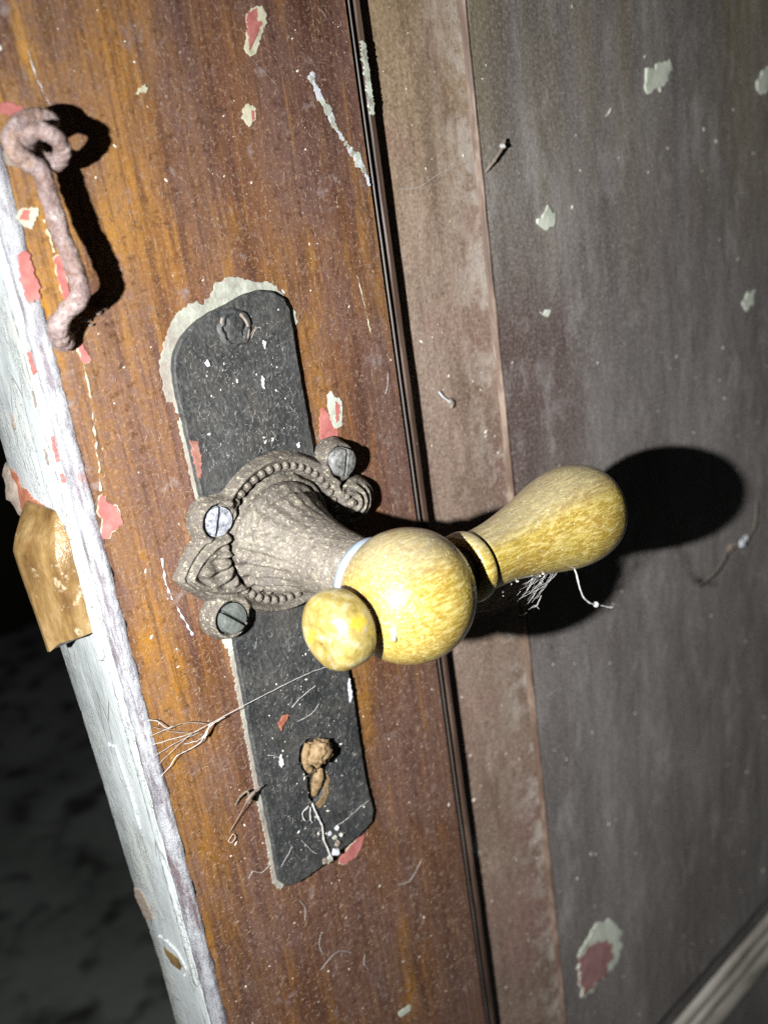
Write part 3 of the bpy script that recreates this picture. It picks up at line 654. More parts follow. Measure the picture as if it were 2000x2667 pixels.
# painted-over screw head near the plate's top
sc_me = lathe([(-.3, 5.8), (.3, 5.5), (.9, 4.9), (1.1, 4.3), (.3, 3.8), (.25, 3.4), (.8, 2.8), (.9, 1.6), (.8, .05)], 28, lambda t, a_, r: (1.1 * nz(math.cos(a_) * 1.9, math.sin(a_) * 1.9, t * .7) + .5 * nz(math.cos(a_) * 5, math.sin(a_) * 5, t)) * min(1, r / 3))
bs = tpart(plate, 'buried_screw', sc_me, 'plate', True)
bs.matrix_parent_inverse = Matrix.Identity(4); bs.location = Vector(P(-5.7, 2.2, 67.2)) - plate.location; bs.rotation_euler = (0, 0, -math.pi / 2)
for pts_, r_ in (([(-9.2, 2.5, 70.8), (-10.2, 2.5, 67.4), (-8.9, 2.5, 63.2), (-6.2, 2.5, 62.0)], .35), ([(-3.6, 2.6, 71.4), (-1.6, 2.7, 68), (-1.6, 2.7, 65), (-3.2, 2.5, 62.4)], .5), ([(-1.0, 2.4, 64), (.6, 2.5, 65.2), (1.6, 2.4, 66)], .3)):
    tpart(plate, 'paint_wrinkle', tube(smooth_path(pts_, 5), r_, 6, lump=.4), 'grime', True)
for pts_ in ([(.2, 47.9), (1.0, 51.0), (.2, 51.8), (-.2, 49)], [(3.0, 59.2), (3.8, 61.2), (2.8, 61.6)], [(-17.6, 60.0), (-16.4, 60.6), (-16.2, 58.8), (-17.0, 58.6)],
             [(8.3, 28.4), (9.2, 28.8), (9.0, 27.2), (8.2, 27.2)], [(11.6, -58), (12.6, -56), (12.4, -63), (11.2, -64.5)], [(-20.4, -71), (-19.2, -68.5), (-18.8, -72.2), (-20.2, -73.0)]):
    tpart(plate, 'paint_fleck', slab(rough_outline(pts_, .4, .2), 2.1, 2.9, .1), 'chalk')
tpart(plate, 'paint_fleck', slab(rough_outline([(-18.0, -57.6), (-15.6, -55.4), (-13.5, -56.3), (-14.8, -58.0), (-17.2, -60.2)], .5, .3), 2.1, 3.0, .15, .2), 'redox')

# ------------------------------------------------------------------ lever handle on its rosette
handle = thing('lever_handle', 'lever door handle with cracked yellow ball and grip on an ornate bronze rosette', 'door handle', (-.0035, 0, .0036))
RC = (-3.5, 3.6)
SCREWS = [(-25.3, 15.6), (21.0, 19.0), (-28.0, -14.3), (21.0, -11.0)]
def smin(a_, b_, k):   # smooth maximum of inside depths
    h = max(0.0, k - abs(a_ - b_)) / k; return max(a_, b_) + h * h * k * .25
def sstep(a_, b_, x):
    t = max(0.0, min(1.0, (x - a_) / (b_ - a_))); return t * t * (3 - 2 * t)
def leaf_depth(x, z, s):
    # blunt pointed palmette to the left, round shell to the right
    if s > 0: return 8.2 - math.hypot((x - 25.0) * .95, z - 4.6) + (1.2 * sstep(24, 33, x) * (1 - abs(z - 4.6) / 8))
    tip = (-40.8, 2.2); base = -16.0; hw = 13.2
    u = (x - base) / (tip[0] - base); zc = .8 + (tip[1] - .8) * max(0, min(1, u))
    if u < -.2: return -9
    wv = hw * (1 - max(0, u) ** 3.0) if u < 1 else -5 * (u - 1)
    return min((wv - abs(z - zc)) * .8, (1 - u) * abs(tip[0] - base))
def ros_height(x, z):
    dx, dz = x - RC[0], z - RC[1]; rho = math.hypot(dx, dz)
    d = 25.2 - rho
    for (sx, sz) in SCREWS:
        q = 7.3 - math.hypot(x - sx, z - sz); d = smin(d, q, 3.0)
    l1 = leaf_depth(x, z, -1); l2 = leaf_depth(x, z, 1)
    d = max(d, l1, l2)
    if d < -.45: return None
    h = 3.4 * sstep(-.4, 1.6, d) + .25 * nz(x * .12, z * .12)
    # rim roll, bead channel, inner roll (the palmette runs in over them on the left)
    lf = sstep(0, 2.5, l1) * sstep(-12, -17, x)
    if rho < 27:
        h += (1 - lf) * (1.5 * math.exp(-((rho - 23.8) / 1.25) ** 2) - .9 * math.exp(-((rho - 20.8) / 1.35) ** 2)) - 3.4 * math.exp(-((rho - 18.6 - lf * .8 + .5 * nz(x * .3, z * .3, 2)) / (.55 + .35 * lf)) ** 2)
    for (sx, sz) in SCREWS:
        q = math.hypot(x - sx, z - sz)
        h += 1.5 * math.exp(-((q - 6.0) / 1.0) ** 2) - 2.6 * sstep(5.3, 4.6, q)
    for l, s in ((l1, -1), (l2, 1)):
        if l > 0 and rho > (19.8 if s < 0 else 24.4):
            cxn = (-19.0, 3.0) if s < 0 else (13.0, 4.0)
            ax, az = x - cxn[0], z - cxn[1]; rr = math.hypot(ax, az); an = math.atan2(az, abs(ax))
            f = sstep(2.0, 3.2, l)
            if s < 0:
                vein = math.sin(an * 15 + 2.2 * math.sin(rr * .22) + rr * .12)
                arc = math.sin(l * 2.1)
                wgt = sstep(3.5, 6.0, l)
                h += lf * (1.2 * wgt * (vein * (.5 if az > 2 else 1.0) + .45 * math.sin(rr * 1.1 + an * 3)) + 1.1 * (1 - wgt) * sstep(.8, 1.6, l) * arc + 1.2 * sstep(1, 6, l))
            else:
                q = math.hypot(x - 22.5, (z - 5.0)); h += 2.4 * sstep(8.0, 1.0, math.hypot(x - 25, z - 4.6)) + f * 1.0 * math.sin(q * 2.5 + .5 * an)
    h += .10 * nz(x * .9, z * .9) + .06 * nz(x * 2.1, z * 2.1)
    return max(h, .12)
def rosette_mesh():
    st = .42; xs = frange(-43, 36, st); zs = frange(-25, 31, st); idx = {}; vs = []; fs = []
    for j, z in enumerate(zs):
        for i, x in enumerate(xs):
            h = ros_height(x, z)
            if h is not None:
                base = 2.25 if (-27.5 < x < 14) else .2
                idx[(i, j)] = len(vs); vs.append(P(x, max(h + 1.4, base), z))
    for j in range(len(zs) - 1):
        for i in range(len(xs) - 1):
            q = [idx.get(k) for k in ((i, j), (i + 1, j), (i + 1, j + 1), (i, j + 1))]
            if None not in q: fs.append(tuple(q))
    # skirt down to the door
    me = bpy.data.meshes.new('mesh'); me.from_pydata(vs, [], fs)
    bm = bmesh.new(); bm.from_mesh(me)
    be = [e for e in bm.edges if e.is_boundary]
    r = bmesh.ops.extrude_edge_only(bm, edges=be)
    for v in [g for g in r['geom'] if isinstance(g, bmesh.types.BMVert)]: v.co.y = -.1 * MM
    bmesh.ops.recalc_face_normals(bm, faces=bm.faces); bm.to_mesh(me); bm.free(); return me
ros = tpart(handle, 'rosette', rosette_mesh(), 'bronze', True)
bead_me = blob((0, 0, 0), 1.55, 2, .10, 1.0, 1.0, (1, 1, .85))
NBEAD = 44
for i in range(NBEAD):
    a_ = 2 * math.pi * (i + .3) / NBEAD
    if 2.62 < a_ < 3.75: continue
    b = link('bead', bead_me, 'bronze', ros, not bead_me.polygons[0].use_smooth, P(RC[0] + 20.9 * math.cos(a_), 3.9, RC[1] + 20.9 * math.sin(a_)), (0, -a_, 0))
# screws: head with a real slot
def screw_mesh(r=4.5, slot=.55, dome=.7):
    vs = []; fs = []; seg = 36
    bm = bmesh.new()
    def half(sign):
        ring = []
        x0 = slot * sign; n = 16; ang0 = math.acos(slot / r)
        pts = [(r * math.cos(a), r * math.sin(a)) for a in [(-ang0 + 2 * ang0 * k / n) for k in range(n + 1)]]
        pts = [(p[0] * sign, p[1]) for p in pts]
        top = [bm.verts.new((x, -(1.6 + dome * (1 - (x * x + z * z) / (r * r))), z)) for x, z in pts]
        top2 = [bm.verts.new(((x - x0) * .55 + x0, -(1.6 + dome * (1 - .4 * (x * x + z * z) / (r * r))), z * .6)) for x, z in pts]
        bot = [bm.verts.new((x, 2.0, z)) for x, z in pts]
        for k in range(n):
            bm.faces.new((top[k], top[k + 1], bot[k + 1], bot[k])); bm.faces.new((top2[k], top2[k + 1], top[k + 1], top[k]))
        bm.faces.new(top2); bm.faces.new((top[0], bot[0], bot[n], top[n])); bm.faces.new((top2[0], top[0], top[n], top2[n]))
    half(1); half(-1)
    v = [bm.verts.new((x, .2, z)) for x, z in ((-slot * 1.2, -r * .95), (slot * 1.2, -r * .95), (slot * 1.2, r * .95), (-slot * 1.2, r * .95))]; bm.faces.new(v)
    bmesh.ops.recalc_face_normals(bm, faces=bm.faces)
    for q in bm.verts: q.co *= MM
    me = bpy.data.meshes.new('mesh'); bm.to_mesh(me); bm.free(); return me
sm = screw_mesh()
for (pos, rot, mat) in (((-25.1, 3.6, 15.5), (.10, .30, -.10), 'screwblue'), ((20.6, 7.2, 19.4), (.12, .22, .10), 'screw'), ((-27.9, 5.2, -14.4), (-.30, -.70, .22), 'screwdark'), ((21.0, 4.4, -11.0), (0, .5, 0), 'screw')):
    me = sm.copy(); s = link('screw', me, mat, handle, False, Vector(P(*pos)) - handle.location, rot)
# neck
ball_c = Vector(P(-.6, 55, -5.8)); ros_c = Vector(P(RC[0] - 1.8, 3.0, RC[1] - .6))
ax = (ball_c - ros_c); L_ = ax.length / MM; axn = ax.normalized()
NECK0 = 0.0
def neck_fn(t, a_, r):
    f = sstep(21, 8, t) * sstep(1.0, 3.4, t)
    fl = math.cos(a_ * 22)
    cr = .12 * nz(math.cos(a_) * 3, math.sin(a_) * 3, t * .2)
    lowside = .18 + .82 * sstep(.75, -.05, math.sin(a_ - NECK0))
    return 1.15 * f * fl * lowside + cr - .8 * math.exp(-((t - 4.6) / .7) ** 2) + .35 * nz(math.cos(a_) * 6, math.sin(a_) * 6, t * .5) * sstep(3, 8, t) * sstep(24, 12, t)
prof = [(0, 17.6), (1.6, 17.7), (2.8, 17.2), (3.6, 16.2), (5, 15.9), (8, 14.6), (12, 13.0), (17, 11.7), (23, 10.7), (29, 10.2), (35, 10.0), (40, 9.8), (42, 9.6)]
nk = link('neck', lathe(dense(prof), 176, neck_fn), 'neck', handle, True, ros_c - handle.location)
nk.rotation_euler = axn.to_track_quat('X', 'Z').to_euler()
fr = link('ferrule', lathe([(35.0, 9.9), (35.2, 11.0), (36.6, 11.6), (38.6, 11.9), (39.8, 11.5), (41, 9.5)], 64), 'ferrule', handle, True, ros_c - handle.location)
fr.rotation_euler = nk.rotation_euler
# turned cross bar: everything about local X through the ball
TILT = (0, .032, 0)
bl = ball_c - handle.location
def turned(name, prof_, mat, seg=72, amp=.0):
    def fn(t, a_, r): return amp * r * nz(t * .08, math.cos(a_) * 1.2, math.sin(a_) * 1.2)
    return link(name, lathe(prof_, seg, fn), mat, handle, True, bl, TILT)
RB = 18.7
bp = []
for k in range(41):
    t = -16.6 + (34.0 * k / 40); bp.append((t, math.sqrt(max(1, RB * RB - t * t * 1.0))))
turned('ball', [(-16.7, 5), (-16.65, 8.0)] + bp[1:] + [(17.5, 6.0)], 'horn', 96, .012)
turned('spindle', [(-21, 6.4), (-14.5, 6.4), (17, 7.8), (27, 7.8)], 'core', 32)
turned('button', dense([(-31.7, .1), (-31.6, 1.0), (-30.9, 2.0), (-31.0, 4.2), (-30.8, 6.6), (-30.0, 8.6), (-28.4, 10.0), (-25.8, 10.6), (-22.5, 10.4), (-20.4, 9.4), (-19.4, 8.0), (-19.2, 5.0)]), 'button', 64, .05)
turned('collar', dense([(20.6, 7.0), (20.9, 9.9), (22.2, 10.6), (24.0, 10.6), (25.1, 10.2), (25.5, 9.0), (25.5, 7.0)]), 'horn', 64, .02)
turned('grip', dense([(26.3, 6.5), (26.4, 8.7), (27.2, 9.2), (30, 9.3), (38, 9.9), (46, 11.2), (54, 13.0), (62, 15.0), (68, 16.0), (74, 16.2), (79.5, 15.2), (83.5, 12.8), (86.5, 9.0), (88.1, 4.5), (88.5, .05)]), 'horn', 96, .02)
chipm = blob((0, 0, 0), 1.5, 2, .4, 1.2, 5)
link('knock', chipm, 'cream', handle, True, bl + Vector((85.6 * MM, -8.4 * MM, -5.6 * MM)), (0, 0, 0))

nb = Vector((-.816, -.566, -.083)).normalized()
fk = link('white_spot', blob((0, 0, 0), 1.0, 2, .5, 1.4, 2.0, (1.0, .5, 2.3)), 'chalk', handle, True, bl + nb * 18.75 * MM)  # small upright white lump on the ball's left front
for q in range(60):
    rq = random.Random(q + 70); v_ = Vector((rq.uniform(.35, .85), rq.uniform(-.9, -.1), rq.uniform(-.75, .55)))
    v_.x = min(v_.x, .86); v_.normalize()
    link('dust_speck', bead_me, 'fleck', handle, False, bl + v_ * 18.6 * MM).scale = (rq.uniform(.10, .22),) * 3
# ------------------------------------------------------------------ cabin hook at the top left
hook = thing('cabin_hook', 'rusty pinkish grey iron hook hanging from a screw eye near the white edge', 'hook', (-.053, 0, .118))
hk = [(-47.5, 124.1, 9), (-52.1, 125.6, 10), (-56.1, 124.5, 10), (-58.8, 121.7, 10), (-58.6, 118.8, 10), (-56.4, 116.4, 10), (-54.2, 114.6, 10), (-53.6, 112.0, 10), (-53.5, 108.7, 10), (-53.3, 104.5, 10.5), (-53.4, 100.3, 11), (-53.1, 96.1, 12), (-52.7, 91.8, 12.5), (-52.8, 87.5, 13), (-53.8, 84.5, 12.5), (-56.3, 82.1, 10), (-57.6, 79.0, 6.5), (-56.6, 76.0, 3.5), (-55.0, 74.3, 1.5)]
pp = smooth_path([(x, n, z) for x, z, n in hk], 16)
rad = [2.2 + .25 * nz(i * .075) + (.5 if i > 250 else 0) for i in range(len(pp))]
tpart(hook, 'bar', tube(pp, rad, 24, lump=.12), 'hook', True)
ey = [(-53.4, 119.4, 0.5), (-53.6, 119.6, 4), (-55.2, 120.6, 9), (-55.6, 122.0, 13), (-54.0, 122.3, 15), (-51.8, 121.1, 16), (-49.9, 118.9, 15), (-49.4, 116.9, 13), (-49.8, 115.6, 9.5), (-51.4, 117.0, 6)]
pe = smooth_path([(x, n, z) for x, z, n in ey], 12)
tpart(hook, 'screw_eye', tube(pe, 1.95, 20, lump=.2, seed=4), 'hook', True)
for q, (x, z, r_) in enumerate([(-51.6, 76.7, 1.3), (-49.1, 78.6, 1.0), (-47.6, 78.0, .8), (-44.6, 79.4, .9), (-42.4, 80.0, .7), (-53.0, 75.8, 1.2), (-46.9, 76.7, .6)]):
    tpart(hook, 'dirt_clot', blob((x, .6 + r_ * .7, z), r_ * .8, 2, .9, 2.2, q * 1.7, (1.5, .7, .7)), 'husk')
tpart(hook, 'paint_collar', blob((-53.0, 1.0, 119.2), 4.6, 2, .3, 1, 4, (1, .4, 1)), 'grime', True)

# ------------------------------------------------------------------ latch bolt sticking out of the edge
latch = thing('latch_bolt', 'worn yellow brass latch tongue sticking out of the white door edge', 'latch bolt', (-.062, .02, -.016))
def latch_mesh():
    sec = [(-60.5, -9.8), (-62.4, -10.0), (-67.2, -11.4), (-70.2, -19.5), (-72.4, -27.0), (-71.8, -31.0), (-70.4, -32.0), (-60.5, -32.0)]
    rows = [-15.6, -12, -4, 4, 10, 16.5, 20, 24, 28.0]
    vs = []; fs = []; k = len(sec)
    for z in rows:
        for i, (x, n) in enumerate(sec):
            f = 1.0 if z <= 16.5 else 1 - .72 * ((z - 16.5) / 11.5) ** 1.2
            xx = -60.5 + (x + 60.5) * max(f, .12); nn = n if z <= 16.5 else n - (z - 16.5) * .45 * (1 if n > -25 else .6)
            low = sstep(4, -15.6, z); zz = z + .36 * (32 + n) * low
            if i >= 4: nn += 4.2 * sstep(16, -15, z)
            vs.append(P(xx + .12 * nz(z * .2, i), nn + .12 * nz(z * .3, i + 5), zz))
    for j in range(len(rows) - 1):
        for i in range(k): fs.append((j * k + i, j * k + (i + 1) % k, (j + 1) * k + (i + 1) % k, (j + 1) * k + i))
    fs += [tuple(range(k)), tuple((len(rows) - 1) * k + i for i in range(k))]
    return mesh(vs, fs)
lb = tpart(latch, 'tongue', latch_mesh(), 'brass', True)
bv = lb.modifiers.new('bevel', 'BEVEL'); bv.width = .0022; bv.segments = 4; bv.limit_method = 'ANGLE'; bv.angle_limit = math.radians(28)
tpart(latch, 'paint_build_up', tube(smooth_path([(-62.2, -8.6, 21), (-62.6, -8.4, 12), (-62.6, -8.8, 0), (-62.6, -9.6, -10), (-62.3, -11, -17)], 6), 1.15, 8, lump=.35), 'white', True)

# ------------------------------------------------------------------ cobwebs
def web(name, label, strands, loc, cat='cobweb', mat='web'):
    w_ = thing(name, label, cat, loc)
    for pts, r in strands:
        pp = smooth_path(pts, 6)
        pp = [(x + .25 * nz(x * .7, z * .7, 1), n + .2 * nz(x * .7, z * .7, 5), z + .25 * nz(x * .7, z * .7, 9)) for x, n, z in pp]
        tpart(w_, 'strand', tube(pp, [r * (.8 + .7 * abs(nz(i * .37, x)) ) for i, (x, n, z) in enumerate(pp)], 4, lump=.4), mat if (r > .11 or r < .08) else 'webfine')
    return w_
S = []
S.append(([(6.6, 5, -47.4), (1.7, 5, -45.7), (-8.0, 5, -44.4), (-17.1, 5, -44.0), (-28.9, 4.4, -44.1), (-40.1, 3.5, -44.6), (-48.0, 3, -44.6), (-53.9, 2, -43.7), (-59.1, .6, -43.4)], .12))
S.append(([(-35.8, 3, -45.4), (-41.3, 3, -45.7), (-45.1, 2.5, -49.2), (-49.1, 2, -50.0), (-53.1, 2, -49.8), (-56.2, 1.5, -52.3), (-58.7, .6, -54.3)], .16))
S.append(([(-40, 3, -45.0), (-43, 2.6, -47.5), (-45.8, 2.4, -48.4), (-50, 2, -47.4)], .16))
S.append(([(-41.2, 3.2, -44.8), (-42.2, 3, -46.4), (-43.8, 2.8, -48.6)], .28))
S.append(([(-58.8, .8, -34.9), (-56.1, 1.5, -36.6), (-54.4, 2, -39.4), (-52.6, 2, -40.0)], .16))
S.append(([(-59.0, .8, -40.1), (-54.6, 2, -40.1), (-48.5, 2, -41.0), (-42.1, 2, -44.7)], .11))
S.append(([(-59.0, .8, -47.0), (-52, 1.5, -46), (-45, 2, -46.4)], .11))
S.append(([(-58.5, .8, -50.0), (-53, 1.5, -47.4), (-47, 2, -45.4)], .09))
S.append(([(-57.5, .8, -38.0), (-52, 1.5, -42.4), (-48, 2, -44.4)], .09))
web('cobweb', 'pale cobweb thread stretched from the white edge across the lock plate below the button', S, (-.059, 0, -.044))
S = []
kx = lambda x: -5.8 - .032 * (x + .6)
for i in range(70):
    i = i * 25 / 69
    x0 = 30 + 32 * i / 25 + random.uniform(-1, 1); x1 = 20 + 34 * (i / 25) ** .9 + random.uniform(-1.2, 1.2)
    n0 = 50 + random.uniform(-3, 6); rr = 9.2 + max(0, (x0 - 44)) * .17
    z0 = kx(x0) - rr * .9
    t_ = i / 25
    z1 = -20.5 + (-8.5) * t_ ** .8 + random.uniform(-.8, .8)
    S.append(([(x0, n0, z0), ((x0 + x1) / 2 + 1, n0 - .6, (z0 + z1) / 2 - .8), (x1 - 2, n0 - 2, z1 - 1.0 - 1.5 * (1 - t_))], random.choice((.05, .06, .075))))
S.append(([(13.5, 50, -18.5), (24, 50, -23.0), (36, 50, -27.5), (48, 50, -30.0), (58, 50, -29.6)], .10))
S.append(([(15.5, 51, -16.0), (26, 51, -19.5), (38, 51, -22.5), (50, 51, -26.0), (60, 51, -28.0)], .08))
S.append(([(14.5, 51, -17.0), (30, 51, -21.5), (46, 51, -25.5), (62, 51, -24.0)], .07))
for i in range(9):
    x0 = random.uniform(46, 56); z0 = random.uniform(-34, -28.5)
    S.append(([(x0, 51, z0), (x0 + random.uniform(1, 3.2), 51, z0 + random.uniform(-2, 2)), (x0 + random.uniform(1, 5), 51, z0 + random.uniform(-2.5, 2.5))], random.choice((.16, .2, .24))))
for i in range(36):
    a0 = random.random(); x1 = 40 + 22 * random.random(); n_ = 46 + 10 * random.random()
    S.append(([(13.0 + 4 * a0, n_ - 2, -20.5 + 4.5 * a0), (24 + 6 * a0, n_, -23.5 + 5 * a0), (x1 - 8, n_ + 1, kx(x1) - 12.5 - 5.5 * (1 - a0)), (x1, n_ + 2, kx(x1) - 11.5 - 3 * (1 - a0))], random.choice((.05, .06, .07))))
wb = web('cobweb', 'fan of dusty cobweb threads slung between the yellow ball and the grip', S, (.03, -.05, -.02))
for i in range(34):
    x0 = random.uniform(26, 66); rr = 9.4 + max(0, (x0 - 44)) * .22
    tpart(wb, 'dust_clot', blob((x0, 60 + random.uniform(-5, 3), kx(x0) - rr * random.uniform(.78, 1.0)), random.uniform(.18, .42), 1, .4, seed=i), 'web')
th = thing('dangling_thread', 'thick white dusty thread with a round blob hanging under the yellow grip', 'cobweb', (.064, -.062, -.02))
tpart(th, 'thread', tube(smooth_path([(62.2, 60, -19.4), (63.6, 61, -23), (63.6, 62, -27.6), (65.2, 62, -32.2), (68, 62, -35.4), (71.3, 62, -37.6)], 6), .34, 6, lump=.35), 'web', True)
tpart(th, 'blob', blob((71.4, 62, -37.6), 1.0, 2, .2, 1, 3), 'web', True)
tpart(th, 'thread_tail', tube(smooth_path([(71.3, 62, -37.6), (74.8, 62, -39.5), (78.0, 62, -41.4), (80.6, 62, -42.4)], 5), [.2, .2, .2, .22, .25, .28, .3, .32, .36, .4, .42, .45, .5, .5, .45, .4], 6, lump=.3), 'web', True)
S = []
for pts in ([(-11.6, -92.1), (-10.9, -96.5), (-9.5, -102.5), (-10.0, -107.2), (-9.3, -111.8), (-8.2, -117.2)],): S.append(([(x, 3.2, z) for x, z in pts], .42))
for pts in ([(-13.2, -92.2), (-16.0, -93.3), (-15.7, -96.5)], [(-12.4, -93), (-13.4, -96.5), (-13.0, -99)]): S.append(([(x, 3.0, z) for x, z in pts], .22))
for pts in ([(11.7, -105.4), (7.6, -105.5), (1.7, -106.5), (-3.8, -106.6)], [(-22.3, -103.2), (-25.4, -105.7), (-27.8, -107.5)], [(-1.5, -51.6), (-8.4, -53.1), (-11.7, -54.6)], [(-1.4, -58.6), (-4.9, -60.5), (-11.0, -60.5)], [(-18.1, -103.0), (-15.6, -108.6), (-14.0, -111.2)], [(-24, -66), (-21, -68), (-19, -71)]):
    S.append(([(x, 2.7, z) for x, z in pts], .12))
web('cobweb', 'clotted white cobweb trailing down from the keyhole to the foot of the plate', S, (-.0116, -.003, -.117))
pl = thing('plaster_crumb', 'crumbly white plaster flakes stuck at the foot of the iron plate', 'plaster', (-.008, -.003, -.117))
for i, (x, z, r) in enumerate([(-6.8, -108, 1.1), (-5.0, -110.6, 1.0), (-4.6, -113.4, 1.1), (-6.0, -116, 1.4), (-8.8, -117.2, 1.7), (-10.8, -116.6, 1.1), (-3.6, -107.4, .7), (-2.4, -111, .6)]):
    tpart(pl, 'flake', slab(rough_outline([(x + 1.25 * r * (.7 + .5 * abs(nz(i * 2.1, k_))) * math.cos(k_ * 1.257 + i), z + 1.25 * r * (.7 + .5 * abs(nz(i * 3.7, k_ + 9))) * math.sin(k_ * 1.257 + i)) for k_ in range(5)], .35, .3, i), 2.2, 2.9 + .25 * (i % 4), .2, .3), ('chalk', 'halo', 'grime')[i % 3])

# ------------------------------------------------------------------ small dead things and crumbs
ins = thing('dead_insect', 'dried dead insect with long thin legs caught beside the lock plate', 'insect', (-.035, 0, -.08))
tpart(ins, 'leg', tube(smooth_path([(-41.9, .5, -85.8), (-38.1, 2, -80.9), (-35.0, 4, -75.8)], 5), .18, 4), 'husk')
tpart(ins, 'body', tube(smooth_path([(-35.4, 4, -76.4), (-33.7, 4.5, -74.6), (-31, 4.4, -74.0), (-28.5, 4, -74.2)], 5), [.8, .9, .9, .8, .7, .6, .55, .5, .45, .4, .36, .32, .3, .28, .25, .2], 6, lump=.3), 'husk')
tpart(ins, 'wing', tube(smooth_path([(-34.6, 4, -76.1), (-34.4, 4, -73.0), (-36.2, 2, -74.7), (-37.7, .5, -77.7)], 5), .35, 5, lump=.3), 'husk')
tpart(ins, 'leg', tube(smooth_path([(-43.0, .5, -88.4), (-41.1, 1, -86.6), (-40.5, 1, -88.3), (-42.1, 1, -89.2), (-43.0, .5, -88.4)], 5), .2, 4), 'fibre')
tw = thing('splinter', 'thin grey splinter hanging over the worn edge of the dark panel', 'splinter', (.107, .001, .097))
tpart(tw, 'shaft', tube(smooth_path([(107.6, NF + .8, 96.6), (111, 1.2, 100), (115.3, 1.6, 103.8), (118.1, .8, 106.2)], 5), [.35, .35, .4, .42, .45, .5, .5, .52, .55, .55, .6, .6, .55, .5, .6, .5], 6, lump=.3), 'grime')
tpart(tw, 'knot', blob((115.6, 1.6, 104.2), 1.0, 2, .4), 'web')
cb = thing('dirt_crumb', 'small grey crumb with a white spike stuck on the brown panel margin', 'crumb', (.0825, .006, .0195))
tpart(cb, 'crumb', blob((82.5, -5.0, 20.6), 1.7, 2, .45, 1.2, 7, (.9, .8, 1.2)), 'grime')
tpart(cb, 'spike', tube([(77.6, -5.2, 26.2), (79, -4.8, 24), (81.6, -4.5, 21.6)], .35, 5, lump=.3), 'chalk')
gl = thing('web_clot', 'pale clotted web lump with a thread on the dark panel beside the shadow', 'cobweb', (.27, .001, -.104))
for i, (x, z, r) in enumerate([(263, -103.5, 2.4), (268, -104, 1.6), (275, -106, 2.2), (279, -104.5, 1.8)]):
    tpart(gl, 'clot', blob((x, .4, z), r, 2, .45, 1.2, i * 3.1, (1.1, .6, 1)), 'chalk' if i > 1 else 'grime')
tpart(gl, 'thread', tube(smooth_path([(262, .2, -104.5), (250, 2.0, -108.5), (240, 2.5, -110.5), (228, 2.0, -112)], 6), .35, 5, lump=.5), 'grime')
tpart(gl, 'thread', tube(smooth_path([(279, .2, -104.5), (286, 1.0, -101), (290, .5, -88)], 6), .3, 5, lump=.5), 'grime')

# ------------------------------------------------------------------ dust: fibres and flecks, too many to count
def fibre_cloud(n, box, nfun, lenr, rad, zbias=0.0, seed=1):
    rnd = random.Random(seed); vs = []; fs = []
    for _ in range(n):
        x = rnd.uniform(box[0], box[1]); z = rnd.uniform(box[2], box[3])
        a = rnd.uniform(0, math.pi * 2); ln = rnd.uniform(*lenr) * rnd.choice((.5, .7, 1.0, 1.0)); k = 6; cv = rnd.uniform(-3.0, 3.0)
        r = rad * rnd.uniform(.6, 1.25); b0 = len(vs); lift = rnd.uniform(.02, .35)
        px, pz = x, z
        for i in range(k):
            t = i / (k - 1); n_ = nfun(px, pz)
            if n_ is None: n_ = 0
            n_ += r + lift * math.sin(math.pi * t)
            dx, dz = math.cos(a), math.sin(a)
            for (u, v) in ((-1, -.5), (1, -.5), (0, 1)):
                vs.append(P(px - dz * u * r, n_ + v * r, pz + dx * u * r))
            a += cv / k + rnd.uniform(-.25, .25); px += dx * ln / k; pz += dz * ln / k
        for i in range(k - 1):
            for j in range(3):
                fs.append((b0 + i * 3 + j, b0 + i * 3 + (j + 1) % 3, b0 + (i + 1) * 3 + (j + 1) % 3, b0 + (i + 1) * 3 + j))
    me = bpy.data.meshes.new('mesh'); me.from_pydata(vs, [], fs); me.update(); return me
def fleck_cloud(n, box, nfun, rr, seed=1):
    rnd = random.Random(seed); vs = []; fs = []
    for _ in range(n):
        x = rnd.uniform(box[0], box[1]); z = rnd.uniform(box[2], box[3]); r = rnd.uniform(*rr) * rnd.choice((.6, .8, 1, 1.3)); b0 = len(vs)
        a = rnd.uniform(0, 3.14); e = rnd.uniform(1.0, 2.4); n_ = nfun(x, z)
        m = 6
        for q in range(m):
            t = 2 * math.pi * q / m; u = math.cos(t) * r * e * rnd.uniform(.7, 1.1); v = math.sin(t) * r * rnd.uniform(.7, 1.1)
            vs.append(P(x + u * math.cos(a) - v * math.sin(a), n_ - .02, z + u * math.sin(a) + v * math.cos(a)))
        vs.append(P(x, n_ + r * .6, z))
        for q in range(m): fs.append((b0 + q, b0 + (q + 1) % m, b0 + m))
    me = bpy.data.meshes.new('mesh'); me.from_pydata(vs, [], fs); me.update(); return me
n0 = lambda x, z: 0.0
nm_ = lambda x, z: NB0 + (NB1 - NB0) * (x - XB0) / (XR - XB0) + .2
nf_ = lambda x, z: NF + .2
npl = lambda x, z: 2.3
dpart('dust_fibre', fibre_cloud(6500, (-57, 53, -225, 152), n0, (.8, 2.8), .040, seed=3), 'fibre', kind='stuff')
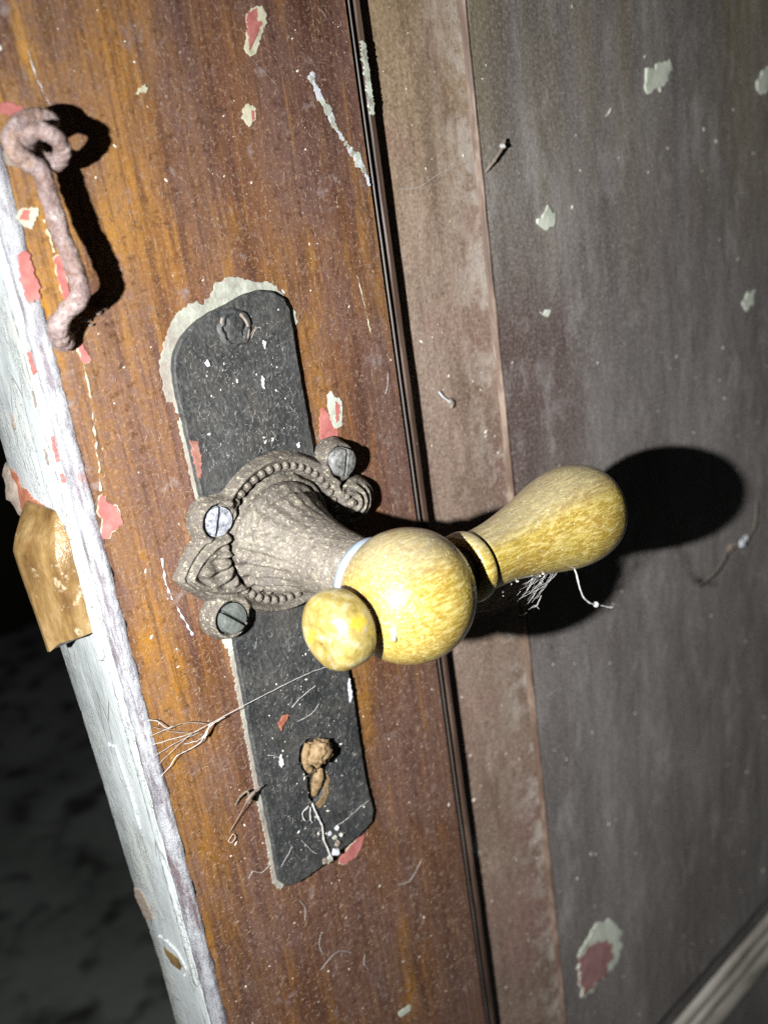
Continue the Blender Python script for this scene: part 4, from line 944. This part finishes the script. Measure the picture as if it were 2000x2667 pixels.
dpart('dust_fibre', fibre_cloud(1800, (64, 104, -300, 152), nm_, (.9, 3.4), .038, seed=4), 'fibre', kind='stuff')
dpart('dust_fibre', fibre_cloud(1500, (109, 310, -350, 150), nf_, (1.2, 4.0), .05, seed=5), 'grime', kind='stuff')
dpart('dust_fleck', fleck_cloud(230, (-57, 53, -225, 152), n0, (.12, .38), 6), 'fleck', kind='stuff')
dpart('dust_fleck', fleck_cloud(110, (64, 104, -300, 152), nm_, (.15, .5), 7), 'fleck', kind='stuff')
dpart('dust_fleck', fleck_cloud(150, (109, 310, -350, 150), nf_, (.18, .6), 8), 'fleck', kind='stuff')
o = tpart(plate, 'dust_fibre', fibre_cloud(420, (-24, 11, 30, 66), npl, (.8, 2.4), .040, seed=9), 'webfine'); o['kind'] = 'stuff'
o = tpart(plate, 'dust_fibre', fibre_cloud(330, (-25, 10, -112, -26), npl, (.8, 2.8), .040, seed=10), 'webfine'); o['kind'] = 'stuff'
o = tpart(plate, 'dust_fleck', fleck_cloud(40, (-24, 11, 30, 70), npl, (.12, .35), 11), 'fleck'); o['kind'] = 'stuff'
o = tpart(plate, 'dust_fleck', fleck_cloud(70, (-25, 10, -112, -26), npl, (.12, .35), 12), 'fleck'); o['kind'] = 'stuff'
# a few long stray hairs
for i, pts in enumerate(([(-1, 63.2), (1.6, 65.6), (3, 65.2)], [(114.7, -116.5), (124.1, -117.3), (133.0, -124.7), (138.1, -130.9)], [(48, 33.6), (49.5, 36), (50.4, 40)], [(20, -150), (26, -152), (33, -147)], [(-30, -106), (-34, -107), (-37, -104.5), (-39, -106)], [(-17, -146), (-18.5, -150), (-17.6, -155)], [(-20, -160), (-12, -158), (-6, -163)], [(0, -176), (-1.5, -172), (-.4, -168)], [(-22, -136), (-21, -131), (-22.5, -127)], [(72, 96), (80, 95.4), (88, 98), (96, 99.6)])):
    nn = NF + .5 if pts[0][0] > 107 else (2.6 if i == 0 else .4)
    dpart('stray_hair', tube(smooth_path([(x, nn if x < 62 or x > 107 else nm_(x, z) + .3, z) for x, z in pts], 6), .10, 4, lump=.5), 'web')
